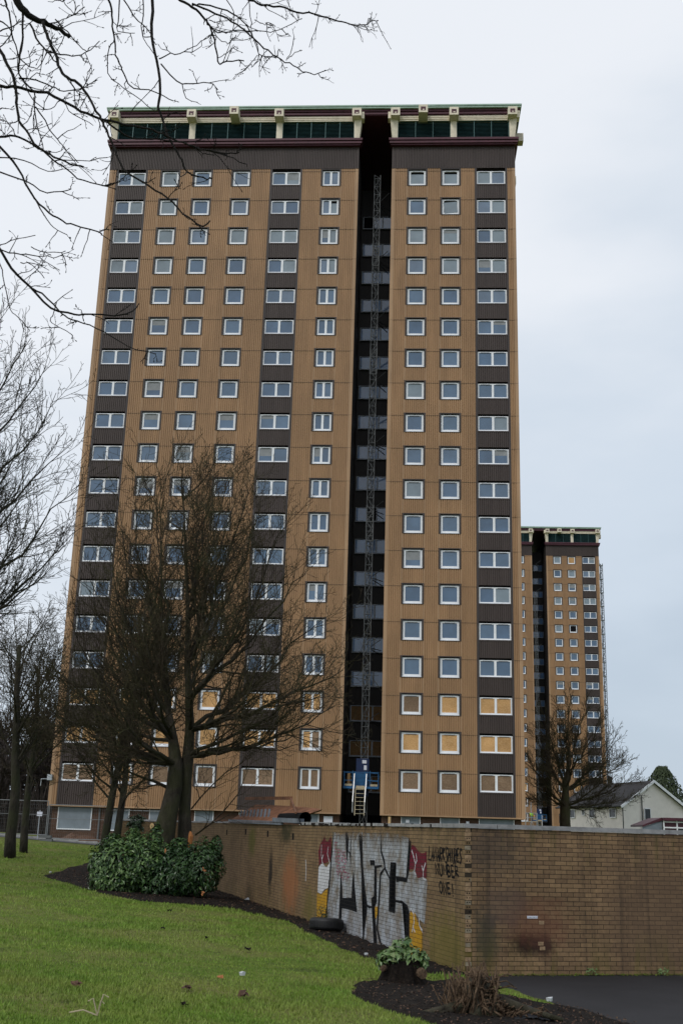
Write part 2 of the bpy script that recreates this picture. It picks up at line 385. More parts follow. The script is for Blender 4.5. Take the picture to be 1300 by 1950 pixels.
def bed(name, poly, step, seed, h=.05):
    P = np.array(poly); x0, y0 = P.min(0) - .5; x1, y1 = P.max(0) + .5
    def zf(X, Y):
        Q = np.stack([X.ravel(), Y.ravel()], 1); d = dpoly(Q, poly); s = np.where(inpoly(Q, poly), d, -d)
        up = np.clip((s + .06) / .22, 0, 1); up = up * up * (3 - 2 * up)
        return gz(X, Y) + (-.06 + (.06 + h) * up + .018 * smooth_noise(Q[:, 0], Q[:, 1], 5, seed) * up + np.random.RandomState(seed).uniform(-.012, .012, len(Q)) * up).reshape(X.shape)
    return tag(grid_mesh(name, np.arange(x0, x1, step), np.arange(y0, y1, step), zf, 'soil', lambda V: (dpoly(V, poly) < .3) | inpoly(V, poly)), kind='structure')
def P2(l): return [tuple(gp(*q)[:2]) for q in l]
def wallpt(s, off=0): q = WC + WD * s + WNm * off; return (q.x, q.y)
bedA = wob_poly([wallpt(-.1, -.1), wallpt(34, -.1)] + P2([(262, 1632), (190, 1638), (130, 1652), (82, 1668), (135, 1686), (200, 1704), (270, 1716), (350, 1722), (440, 1730), (540, 1754), (600, 1786), (668, 1818), (735, 1838), (815, 1856)]), .10, .5, 2)
bedB = wob_poly(P2([(664, 1890), (672, 1876), (700, 1869), (760, 1872), (830, 1869), (905, 1868), (930, 1895), (1000, 1905), (1070, 1920), (1140, 1938), (1210, 1955), (1300, 1990), (1100, 2040), (800, 2010), (860, 1975), (800, 1945), (730, 1925), (690, 1908)]), .06, .3, 3)
bed('soil_bed', bedA, .16, 5); bed('soil_bed', bedB, .07, 6)
# grass: stuff
NG = 330000
def make_grass():
    r = np.random.RandomState(11); D = 10.5 + (62 - 10.5) * r.uniform(0, 1, NG) ** 2.6; px = r.uniform(-.34, .34, NG)
    x = px * D; y = D; P = np.stack([x, y], 1)
    s = (x - WC.x) * WNm.x + (y - WC.y) * WNm.y
    ok = (s > .12) & ~(inpoly(P, bedA) & (dpoly(P, bedA) > .05)) & ~(inpoly(P, bedB) & (dpoly(P, bedB) > .04))
    patch = smooth_noise(x, y, .9, 8)
    ok &= r.uniform(0, 1, NG) < np.clip(.75 + .5 * patch, .3, 1)
    # worn, nearly bare ground on the far left
    P = P[ok]; x, y = P[:, 0], P[:, 1]; n = len(x); z = gz(x, y)
    sc = 1 + np.clip((y - 16) / 40, 0, 1.0); h = r.uniform(.025, .060, n) * sc * (.8 + .35 * patch[ok]); w = r.uniform(.004, .007, n) * sc * 1.5
    a = r.uniform(0, 6.28, n); lean = r.uniform(.1, .8, n) * h; b = r.uniform(0, 6.28, n)
    V = np.zeros((n, 3, 3)); V[:, 0] = np.stack([x - w * np.cos(a), y - w * np.sin(a), z - .005], 1); V[:, 1] = np.stack([x + w * np.cos(a), y + w * np.sin(a), z - .005], 1)
    V[:, 2] = np.stack([x + lean * np.cos(b), y + lean * np.sin(b), z + h], 1)
    me = bpy.data.meshes.new('grass'); me.vertices.add(n * 3); me.vertices.foreach_set('co', V.ravel()); me.loops.add(n * 3); me.polygons.add(n)
    me.loops.foreach_set('vertex_index', np.arange(n * 3)); me.polygons.foreach_set('loop_start', np.arange(0, n * 3, 3)); me.polygons.foreach_set('loop_total', np.full(n, 3))
    me.materials.append(MATS['grass_blade']); me.update(calc_edges=True); me.validate(); return tag(link('grass', me), kind='stuff', label='short green lawn grass with yellow patches', cat='grass')
make_grass()
# ================================================================ TOWER
ZB = 1.10; OFF = EYE - ZB      # local z = height above the eye + OFF
ROWZ = [51.25 + OFF - 2.65 * i for i in range(19)]
X0, XG0, XG1, X1 = -20.02, .55, 3.27, 13.22
SQ = {'B': -14.91, 'C': -12.22, 'D': -9.03, 'F': -1.67, 'G': 5.34, 'H': 8.03}; DB = {'A': -18.11, 'E': -5.34, 'I': 11.27}
CB = 1.30 + OFF; BT = 52.10 + OFF; TT = 54.25 + OFF
def ribs(mb, x0, x1, z0, z1, y=0.0, pitch=.15, d=.042, axis='x'):
    n = max(1, round((x1 - x0) / pitch)); p = (x1 - x0) / n; prof = []
    for i in range(n):
        a = x0 + i * p; prof += [(a, y + d), (a + p * .10, y), (a + p * .66, y), (a + p * .76, y + d)]
    prof.append((x1, y + d))
    vs = []; 
    for (a, b) in prof:
        if axis == 'x': vs += [(a, b, z0), (a, b, z1)]
        else: vs += [(b, a, z0), (b, a, z1)]
    mb.add(vs, [(2 * i, 2 * i + 2, 2 * i + 3, 2 * i + 1) for i in range(len(prof) - 1)])
def make_tower(rand, spec):
    T = empty('tower_block', (0, 0, 0))
    # tan cladding: full-height bands plus the panels between the square windows
    cols = sorted([(x - .815, x + .815, k, 'q') for k, x in SQ.items()] + [(x - 1.30, x + 1.30, k, 'd') for k, x in DB.items()])
    for bx0, bx1, side in ((X0, XG0, 'left'), (XG1, X1, 'right')):
        mb = MB(); x = bx0 + .26; tr = MB(); jt = MB(); br = MB(); bt = MB()
        for a, b, k, ty in cols:
            if a < bx0 or b > bx1: continue
            ribs(mb, x, a, CB, BT); x = b
            if ty == 'q':
                for i, c in enumerate(ROWZ):
                    z1 = c - .75; z0 = (ROWZ[i + 1] + .81) if i < 18 else CB
                    ribs(mb, a + .03, b - .03, z0, z1)
                    for q in (a, b): tr.box(q - .035, q + .035, -.008, .04, z0, z1)
            else:
                for i, c in enumerate(ROWZ):
                    z1 = c - .70; z0 = (ROWZ[i + 1] + .745) if i < 18 else CB
                    sp = MB(); ribs(sp, a + .15, b - .15, z0, z1, y=.02); sp.box(a + .15, b - .15, .0, .06, z1, z1 + .09); sp.build('spandrel_panel', 'clad_brown', T)
                for q0, q1 in ((a, a + .15), (b - .15, b)): bt.box(q0, q1, -.012, .2, CB, BT)
        e1 = bx1 - .26
        ribs(mb, x, e1, CB, BT)
        for a, b in ((bx0, bx0 + .26), (e1, bx1)): tr.box(a, b, -.01, .2, CB, BT)
        tr.box(bx0, bx1, -.03, .35, CB - .09, CB)
        mb_cl = mb; tr.build('trim', 'trim_tan', T); bt.build('trim', 'trim_brown', T)
        # storey joints
        for c in ROWZ:
            z = c + .60
            xs_ = [bx0] + [v for (a, b, k, ty) in cols if bx0 < a < bx1 for v in ((a - .02, b + .02) if ty == 'q' else (a, b))] + [bx1]
            for i in range(0, len(xs_), 2): mb_cl.cur = 1; mb_cl.box(xs_[i], xs_[i + 1], -.012, .05, z - .012, z + .012)
        mb_cl.build('cladding', ['clad_tan', 'joint_shadow'], T)
        # brown band under the cornice
        ribs(br, bx0 + .1, bx1 - .1, BT, TT, y=-.03, pitch=.13, d=.05)
        for xj in ((-16.6, -8.1, .1) if side == 'left' else (3.75, 9.9)): br.box(xj - .02, xj + .02, -.045, 0, BT, TT)
        for a, b in ((bx0, bx0 + .1), (bx1 - .1, bx1)): br.box(a, b, -.04, .2, BT, TT)
        br.build('cladding_band', 'clad_brown', T)
        mb = MB(); ribs(mb, .2, 22, CB, TT, y=0, axis='y')    # outer or slot side
        sgn = -1 if side == 'left' else 1
        out = bx0 if side == 'left' else bx1; inn = bx1 if side == 'left' else bx0
        m2 = MB(); m2.add([(out + (x_ if side == 'left' else -x_), y_, z_) for x_, y_, z_ in mb.v], mb.f); m2.build('side_cladding', 'clad_tan', T)
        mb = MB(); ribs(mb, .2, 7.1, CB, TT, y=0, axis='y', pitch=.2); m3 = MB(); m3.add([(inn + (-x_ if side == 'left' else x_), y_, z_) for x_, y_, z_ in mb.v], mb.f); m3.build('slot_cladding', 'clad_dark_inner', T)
        # maroon cornice
        cn = MB(); ex0 = bx0 - .22; ex1 = bx1 + .22
        cn.box(ex0, ex1, -.42, .3, TT - .02, TT + .17); cn.box(ex0 - .06, ex1 + .06, -.50, .3, TT + .23, TT + .42); cn.box(ex0 + .1, ex1 - .1, -.30, .3, TT - .14, TT - .02); cn.box(ex0 + .06, ex1 - .06, -.36, .3, TT + .17, TT + .23)
        
        xa, xb = (bx0 - .28, bx0) if side == 'left' else (bx1, bx1 + .28)
        cn.box(xa, xb, .3, 22.2, TT + .23, TT + .42); cn.box(xa + .03, xb - .03, .3, 22.1, TT - .02, TT + .23)
        cn.build('cornice', 'maroon_paint', T)
    # core, behind everything
    mb = MB()
    for bx0, bx1 in ((X0 + .06, XG0 - .06), (XG1 + .06, X1 - .06)): mb.box(bx0, bx1, .20, 7.2, CB - .02, TT + .3)
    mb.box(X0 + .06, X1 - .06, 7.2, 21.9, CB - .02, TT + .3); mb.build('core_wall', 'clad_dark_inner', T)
    # top storey: louvres, pillars, beam, fascia, roof
    LZ0 = 54.55 + OFF; LZ1 = 56.55 + OFF
    mb = MB(); mb.box(X0 + .3, XG0 - .2, .35, 21, LZ0 - .3, LZ1 + .4); mb.box(XG1 + .2, X1 - .3, .35, 21, LZ0 - .3, LZ1 + .4); mb.build('louvre_core', 'black_void', T)
    def bay(a, b, n):
        m = MB(); z = LZ0
        while z < LZ1: m.add([(a, .02, z), (b, .02, z), (b, .12, z + .13), (a, .12, z + .13), (a, .035, z - .012), (b, .035, z - .012)], [(0, 1, 2, 3), (4, 5, 1, 0)]); z += .125
        o = m.build('louvre_panel', 'louvre_green', T); m = MB()
        for i in range(n + 1): x = a + (b - a) * i / n; m.box(x - .03, x + .03, -.02, .14, LZ0, LZ1)
        m.box(a, b, -.012, .14, LZ1 - .05, LZ1 + .02); m.build('mullion', 'louvre_mullion', o)
    bay(-19.55, -13.62, 5); bay(-13.1, -6.33, 5); bay(-5.81, .10, 5); bay(3.72, 8.0, 3); bay(8.52, 12.75, 3)
    def pillar(x, end=0):
        m = MB(); w = .25
        if end == 0:
            m.box(x - w, x + w, -.10, .25, LZ0, LZ1); m.box(x - .13, x + .13, -.115, -.09, LZ0 + .1, LZ1 - .25)
        else:   # bracket that widens upwards and outwards
            f = .22 * end; xa, xb = x - .2 * end, x + .2 * end
            lo = [(xa, -.12), (xb, -.12), (xb, .45), (xa, .45)]; hi = [(xa - .02 * end, -.32), (xb + f, -.45), (xb + f, .45), (xa - .02 * end, .45)]
            m.add([(a, b, LZ0) for a, b in lo] + [(a, b, LZ1) for a, b in hi], [(0, 1, 5, 4), (1, 2, 6, 5), (2, 3, 7, 6), (3, 0, 4, 7), (4, 5, 6, 7), (0, 3, 2, 1)])
        m.build('pillar', 'cream_paint', T)
    def block(x, y0=-.95, z0=56.48, z1=57.20, w=.37, endx=0):
        m = MB(); m.box(x - w, x + w, y0, .3, z0 + OFF, z1 + OFF)
        if endx: m.box(*sorted((x + endx, x + math.copysign(w, endx))), y0 + .35, y0 + 1.0, z0 + OFF - .05, z1 + OFF - .15)
        o = m.build('beam_end', 'cream_paint', T)
        m = MB(); m.box(x - .2, x + .2, y0 - .006, y0 + .05, z0 + OFF + .16, z0 + OFF + .52); q = m.build('beam_cap', 'maroon_paint', o)
        m = MB(); m.box(x - .06, x + .10, y0 - .012, y0 + .05, z0 + OFF + .20, z0 + OFF + .30); m.build('beam_bolt', 'cream_paint', q)
    for x in (-13.36, -6.07, 8.26): pillar(x); block(x)
    for x, e_ in ((-19.82, -1), (.33, 1), (3.49, -1), (13.0, 1)): pillar(x, e_); block(x, endx=.60 * e_)
    for x in (-9.75, 5.75): block(x, y0=-1.30)
    for bx0, bx1 in ((X0 + .1, XG0 - .1), (XG1 + .1, X1 - .1)):
        m = MB(); m.box(bx0, bx1, -.10, .4, 56.52 + OFF, 56.62 + OFF); m.box(bx0, bx1, -.14, .4, 56.65 + OFF, 56.76 + OFF); m.box(bx0, bx1, -.07, .4, 56.62 + OFF, 56.65 + OFF); m.box(bx0, bx1, -.17, .4, 56.79 + OFF, 56.955 + OFF); m.box(bx0, bx1, -.09, .4, 56.76 + OFF, 56.79 + OFF); m.build('ring_beam', 'cream_paint', T)
    m = MB(); rx0, rx1 = X0 - .40, X1 + .38
    m.box(rx0, rx1, -.30, 21.6, 57.02 + OFF, 57.20 + OFF); m.box(rx0 + .05, rx1 - .05, -.22, 21.5, 56.96 + OFF, 57.02 + OFF); m.box(rx0 - .03, rx1 + .03, -.38, 21.7, 57.26 + OFF, 57.44 + OFF); m.box(rx0, rx1, -.26, 21.6, 57.20 + OFF, 57.26 + OFF)
    m.build('fascia', 'maroon_paint', T)
    m = MB(); m.box(rx0 - .14, rx1 + .14, -.55, 21.9, 57.44 + OFF, 57.56 + OFF); m.box(rx0 - .18, rx1 + .18, -.60, 21.8, 57.59 + OFF, 57.72 + OFF); m.box(rx0, rx1, -.5, 21.8, 57.56 + OFF, 57.59 + OFF); m.build('roof', 'green_roof_edge', T)
    for yy in (2.6, 9.0, 15.0):
        for xa, xb in ((X1 - .3, X1 + 1.0), (X0 - 1.0, X0 + .3)): m = MB(); m.box(xa, xb, yy, yy + .75, 56.40 + OFF, 57.15 + OFF); m.build('beam_end', 'cream_paint', T)
    m = MB(); m.box(rx0 + 8, rx0 + 14, 8, 14, 57.6 + OFF, 59.2 + OFF); m.build('lift_house', 'clad_brown', T)
    # brick base with shuttered windows
    m = MB(); m.box(X0 + .25, XG0 - .1, .40, 21.6, -1.2, CB - .09); m.box(XG1 + .1, X1 - .25, .40, 21.6, -1.2, CB - .09); m.build('brick_base', 'brick_base', T)
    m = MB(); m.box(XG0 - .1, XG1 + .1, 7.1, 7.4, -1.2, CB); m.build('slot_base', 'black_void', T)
    def shutter(x, w, z0=-.28 + OFF, z1=1.16 + OFF):
        m = MB(); m.box(x - w, x + w, .33, .45, z0 - .07, z0); m.box(x - w - .05, x - w, .33, .45, z0 - .07, z1); m.box(x + w, x + w + .05, .33, .45, z0 - .07, z1); f = m.build('shuttered_window', 'white_upvc', T)
        m = MB(); m.box(x - w, x + w, .36, .45, z0, z1); m.build('steel_shutter', 'shutter_sheet', f)
    for k, x in SQ.items(): shutter(x + (.05 if k != 'B' else .0), .62)
    for k, x in DB.items(): shutter(x, 1.16)
    for x in (-16.35, 1 - 4.5): m = MB(); m.tube([(x, .33, -.4), (x, .33, CB - .1)], .06, 8); m.build('downpipe', 'lead_grey', T)
    m = MB(); m.box(-.62, .0, .30, .34, .55 + OFF, 1.05 + OFF) if spec == 1 else m.box(-.62, .0, .30, .34, .7 + OFF, 1.05 + OFF); m.build('notice_board', 'paper_white', T)
    m = MB(); m.box(5.05, 5.3, .30, .40, .78 + OFF, .98 + OFF); m.build('vent_cover', 'paper_white', T)
    m = MB(); m.box(9.2, 9.4, .30, .40, .78 + OFF, .98 + OFF); m.build('vent_cover', 'paper_white', T)
    # ---- window kinds; meshes shared between all copies
    def frame_me(name, w, h, mull, fw=.13, y0=.10, mw=.17):
        m = MB(); m.box(-w, w, y0, y0 + .08, -h, -h + fw * 1.15); m.box(-w, w, y0, y0 + .08, h - fw * .75, h); m.box(-w, -w + fw, y0, y0 + .08, -h + fw * 1.15, h - fw * .75); m.box(w - fw, w, y0, y0 + .08, -h + fw * 1.15, h - fw * .75)
        for q in mull: m.box(q - mw / 2, q + mw / 2, y0 + .003, y0 + .08, -h + fw * 1.15, h - fw * .75)
        m.box(-w - .01, w + .01, y0 - .06, y0, -h - .03, -h + .03); m.cur = 1
        ed = [-w + fw] + [v for q in mull for v in (q - mw / 2, q + mw / 2)] + [w - fw]
        for a_, b_ in zip(ed[::2], ed[1::2]): c_ = (a_ + b_) / 2; l_ = (b_ - a_) * .36; m.box(c_ - l_, c_ + l_, y0 - .008, y0 + .01, h - fw * .80, h - fw * .80 + .035)
        return m
    def pane_me(a, b, z0, z1, y=.155):
        m = MB(); m.box(a, b, y, y + .012, z0, z1); return m
    def surround(w, ht, hb, iw, ih, y0=-.035):
        m = MB(); m.box(-w, -iw, y0, .2, -hb, ht); m.box(iw, w, y0, .2, -hb, ht); m.box(-iw, iw, y0, .2, ih + .05, ht); m.box(-iw, iw, y0, .2, -hb, -ih - .02); m.cur = 1; m.box(-iw, iw, .19, .20, -ih, ih + .05); return m
    KM = {}
    def me_of(key, fn, mats):
        if key not in KM:
            mb_ = fn(); o = mb_.build(key, mats); KM[key] = o.data; bpy.data.objects.remove(o)
        return KM[key]
    def put(name, me, par, loc=(0, 0, 0)): return link(name, me, par, loc)
    for i, c in enumerate(ROWZ):
        r = i + 1
        for k, x in {**SQ, **DB}.items():
            kind = 'double' if k in DB else ('twin' if k == 'F' else 'square')
            status = spec_of(k, r, rand, spec)
            if kind == 'double':
                f = put('double_window', me_of('fd', lambda: frame_me('f', 1.145, .605, (0,), .10), ['white_upvc', 'vent_dark']), T, (x, 0, c)); spans = ((-1.045, -.085), (.085, 1.045)); z0, z1 = -.49, .53
                put('reveal_shade', me_of('hd', lambda: (lambda m: (m.box(-1.15, 1.15, .17, .2, -.62, .745), m.box(-1.15, 1.15, .0, .2, -.62, -.605), m)[-1])(MB()), 'black_void'), f)  # black backing stands in for the shadow in the window reveal
            elif kind == 'twin':
                f = put('twin_window', me_of('ft', lambda: frame_me('f', .68, .685, (0,), .135), ['white_upvc', 'vent_dark']), T, (x, 0, c)); spans = ((-.545, -.085), (.085, .545)); z0, z1 = -.53, .585
                put('surround', me_of('st', lambda: surround(.815, .81, .75, .70, .70), ['trim_brown', 'black_void']), f)
            else:
                f = put('square_window', me_of('fs', lambda: frame_me('f', .68, .685, (), .15), ['white_upvc', 'vent_dark']), T, (x, 0, c)); spans = ((-.53, .53),); z0, z1 = -.515, .575
                put('surround', me_of('st', lambda: surround(.815, .81, .75, .70, .70), ['trim_brown', 'black_void']), f)
            for j, (a, b) in enumerate(spans):
                st = status[j % len(status)]
                if st in ('bright', 'dull', 'half'):
                    mt = 'osb_bright' if st == 'bright' else 'osb_dull'
                    put('board', me_of(f'b{mt}{a}{b}{z0}', lambda: pane_me(a, b, z0, z1, .135), mt), f)
                elif st == 'open':
                    put('pane', me_of(f'o{a}{b}', lambda: pane_me(a, b, z0, z1 - .20), 'pane_c'), f)
                elif st == 'tilt':
                    q = put('opening_sash', me_of(f't{a}{b}', lambda: (lambda m: (m.box(a, b, .13, .16, z0, z1 - .12), m)[-1])(MB()), 'pane_c'), f); q.rotation_euler = (0, R(-6), 0); q.location = (0, -.05, -.03)
                elif st == 'black':
                    put('pane', me_of(f'k{a}{b}', lambda: pane_me(a, b, z0, z1), 'black_void'), f)
                else:
                    mt = 'pane_c' if rand.random() < (.55 if r < 5 else .06) else rand.choice(['pane_a', 'pane_b', 'pane_a', 'pane_d' if r < 6 else 'pane_b'])
                    put('pane', me_of(f'p{mt}{a}{b}{z0}', lambda: pane_me(a, b, z0, z1), mt), f)
                    if rand.random() < .09: hb = rand.choice((.25, .4, .6)); put('blind', me_of(f'bl{a}{b}{hb}', lambda: pane_me(a + .02, b - .02, z1 - (z1 - z0) * hb, z1, .151), 'blind'), f)
        # window in the slot
        f = put('slot_window', me_of('fr', lambda: frame_me('f', 1.30, .60, (-.38, .42), .07, -.05, .12), ['grey_upvc', 'vent_dark']), T, (2.0, 7.05, c))
        for a, b in ((-1.23, -.44), (-.32, .36), (.48, 1.23)):
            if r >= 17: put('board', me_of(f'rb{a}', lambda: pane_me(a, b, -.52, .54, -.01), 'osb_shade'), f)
            elif r == 11 and a == -.32 or r == 1 and a < -1: put('pane', me_of(f'rk{a}', lambda: pane_me(a, b, -.52, .54, .0), 'black_void'), f)
            else: put('pane', me_of(f'rp{a}', lambda: pane_me(a, b, -.52, .54, .0), 'pane_slot'), f)
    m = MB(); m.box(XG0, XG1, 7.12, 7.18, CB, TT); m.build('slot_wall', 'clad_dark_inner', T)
    return T
def spec_of(k, r, rand, spec):
    if r == 17: return {'G': ['dull'], 'F': ['bright', 'bright']}.get(k, ['bright'])
    if r == 18: return {'F': ['bright', 'dull']}.get(k, ['bright'])
    if r == 19: return {'B': ['bright']}.get(k, ['dull'])
    if spec == 1:
        if (k, r) in (('G', 1), ('H', 1)): return ['open']
        if (k, r) == ('F', 2): return ['glass', 'open']
        if (k, r) == ('H', 2): return ['tilt']
    else:
        if (k, r) == ('H', 1): return ['bright']
        if (k, r) == ('H', 6): return ['black']
    return ['glass']
brick('brick_base', (.115, .062, .040), (.090, .048, .032), (.060, .048, .040), algae=False, bumps=.3)
YAW = R(3.548)
U = Vector((math.cos(YAW), -math.sin(YAW), 0)); ND = Vector((math.sin(YAW), math.cos(YAW), 0))
TO = Vector((0, 79.862, ZB))
def tw(x, y, zrel): return TO + U * x + ND * y + Vector((0, 0, zrel + OFF))
T1 = make_tower(random.Random(1), 1); T1.location = TO; T1.rotation_euler = (0, 0, -YAW)
tag(T1, 'tall brown and tan tower block filling the view, lower windows boarded with chipboard', 'tower block', 'high rise tower blocks')
T2 = make_tower(random.Random(2), 2); T2.location = Vector((0, 210, ZB)) + U * 36.2; T2.rotation_euler = (0, 0, -YAW)
tag(T2, 'distant matching brown tower block seen past the right edge of the big one', 'tower block', 'high rise tower blocks')
# floodlight bracket on the corner of the near tower
m = MB(); p0 = Vector((X0 - .02, -.05, 3.05 + OFF)); m.bar(p0, p0 + Vector((-.55, -.1, -.02)), .05); m.bar(p0 + Vector((-.55, -.1, 0)), p0 + Vector((-.55, -.1, -.5)), .04); m.box(X0 - .12, X0 + .22, -.3, -.02, 2.95 + OFF, 3.35 + OFF)
m.build('floodlight_bracket', 'galvanised', T1)
# ================================================================ MAST CLIMBERS
def lattice(mb, x, y, z0, z1, w=.5, step=.75, r=.021):
    c = [(x - w / 2, y - w / 2), (x + w / 2, y - w / 2), (x, y + w * .42)]
    for a, b in c: mb.bar((a, b, z0), (a, b, z1), r * 2)
    z = z0; k = 0
    while z < z1 - .01:
        zz = min(z + step, z1)
        for i in range(3):
            a, b = c[i], c[(i + 1) % 3]
            mb.bar((*a, z), (*b, z), r * 1.4)
            if k % 2: a, b = b, a
            mb.bar((*a, z), (*b, zz), r * 1.3)
        z = zz; k += 1
def mast_climber(base, rz, top, lab, light_secs=()):
    T = empty('mast_climber', base, rz, label=lab, cat='mast climber', group='mast climbing platforms at the towers')
    mb = MB(); lattice(mb, 0, 0, .3, top); mb.build('mast', 'mast_steel', T)
    for a, b in light_secs:
        mb = MB(); lattice(mb, 0, -.012, a, b, .52, .75, .032); mb.build('mast_section', 'lead_grey', T)
    mb = MB(); mb.box(-1.1, 1.1, -.9, .5, .05, .25); mb.box(-.5, .5, -.4, .5, .25, 1.2); mb.build('chassis', 'dark_blue_steel', T)
    z = 4.15; mb = MB()   # platform
    mb.box(-1.35, 1.05, -1.55, -.35, z, z + .16); mb.box(-.55, .35, -.9, -.3, z - .5, z + 2.1); mb.build('drive_unit', 'dark_blue_steel', T)
    mb = MB()
    for x in (-1.35, -.75, -.58, .12, .45, 1.05):
        for y in (-1.55, -.45): mb.bar((x, y, z), (x, y, z + 1.15 + (.06 if x in (-.75, .45) else 0)), .045)
    for zz in (z + .55, z + 1.1):
        for y in (-1.55, -.45): mb.bar((-1.35, y, zz), (1.05, y, zz), .045)
        for x in (-1.35, 1.05): mb.bar((x, -1.55, zz), (x, -.45, zz), .045)
    mb.box(-.62, .3, -1.2, -1.14, z, z + 1.05); mb.box(-1.4, 1.1, -1.60, -1.56, z - .02, z + .13); mb.build('guard_rail', 'blue_steel', T)
    for a_ in ((-1.3, -.76, -1.535, -1.51, z + .02, z + .30), (.47, 1.0, -1.535, -1.51, z + .02, z + .30), (-.5, .1, -1.62, -1.5, z - .04, z + .18)): mb = MB(); mb.box(*a_); mb.build('toe_board', 'plywood_edge', T)
    mb = MB(); mb.box(-1.15, -.95, -.9, -.86, z + .1, z + 1.05); mb.build('panel', 'osb_bright', T)
    for a in ((.0, .3, 1.75, 1.98), (.12, .32, 1.3, 1.62)):
        mb = MB(); mb.box(a[0] - .12, a[1] - .12, -.94, -.91, z + a[2], z + a[3]); mb.build('notice', 'paper_white', T)
    # steps
    mb = MB(); y0, y1 = -1.65, -2.35; zt, zb = z + .05, z - 1.85
    for x in (-.52, .13): mb.bar((x, y0, zt), (x, y1, zb), .05, .10)
    for i in range(7): f = (i + .5) / 7; mb.box(-.5, .11, y0 + (y1 - y0) * f - .1, y0 + (y1 - y0) * f + .1, zt + (zb - zt) * f - .015, zt + (zb - zt) * f + .015)
    mb.build('steps', 'plywood_edge', T)
    mb = MB()
    for x in (-.62, .22): mb.bar((x, y0 + .05, z + 1.0), (x - .06, y1, zb + .9), .045); mb.bar((x, y0 + .05, z + 1.0), (x, y0 + .05, z + .1), .04); mb.bar((x - .06, y1, zb + .9), (x - .06, y1, zb + .2), .04)
    mb.build('hand_rail', 'aluminium', T)
    for k in range(9): mb = MB(); zz = 9 + k * 5.3; mb.bar((.2, .1, zz), (1.0, 1.2, zz), .05); mb.bar((.2, .0, zz + .05), (1.0, -.7, zz + .5), .04); mb.bar((.2, .3, zz - .05), (1.0, 1.9, zz - .2), .05); mb.build('wall_tie', 'dark_steel', T)
    return T
# mast stands 3.2 m back in the slot
mx = 2.10
mast_climber(tw(mx - .05, 2.2, -1.15), -YAW, 53.9, 'blue mast climber platform with white steps in the dark slot of the near tower', ((11.2, 13.2), (22.4, 25.2), (36.0, 38.2), (45.5, 47.5)))
T2O = Vector((0, 210, 0)) + U * 36.2
b2 = T2O + U * 1.0 - ND * 0.6; mc2 = mast_climber((b2.x, b2.y, ZB), -YAW, 46, 'small blue mast climber platform at the foot of the distant tower', ())
b3 = T2O + U * 13.7 + ND * .8; T = empty('scaffold_tower', (b3.x, b3.y, ZB), -YAW, label='thin grey scaffold running up the right edge of the distant tower', cat='scaffolding')
mb = MB(); lattice(mb, 0, 0, 0, 52, .5, 1.3, .04); mb.build('upright', 'dark_steel', T)
for k in range(19): mb = MB(); mb.box(-.38, .34, -.4, .3, 3.9 + k * 2.65, 3.96 + k * 2.65); mb.bar((-.35, -.35, 3.9 + k * 2.65), (-.35, -.35, 4.9 + k * 2.65), .06); mb.build('deck', 'galvanised', T)
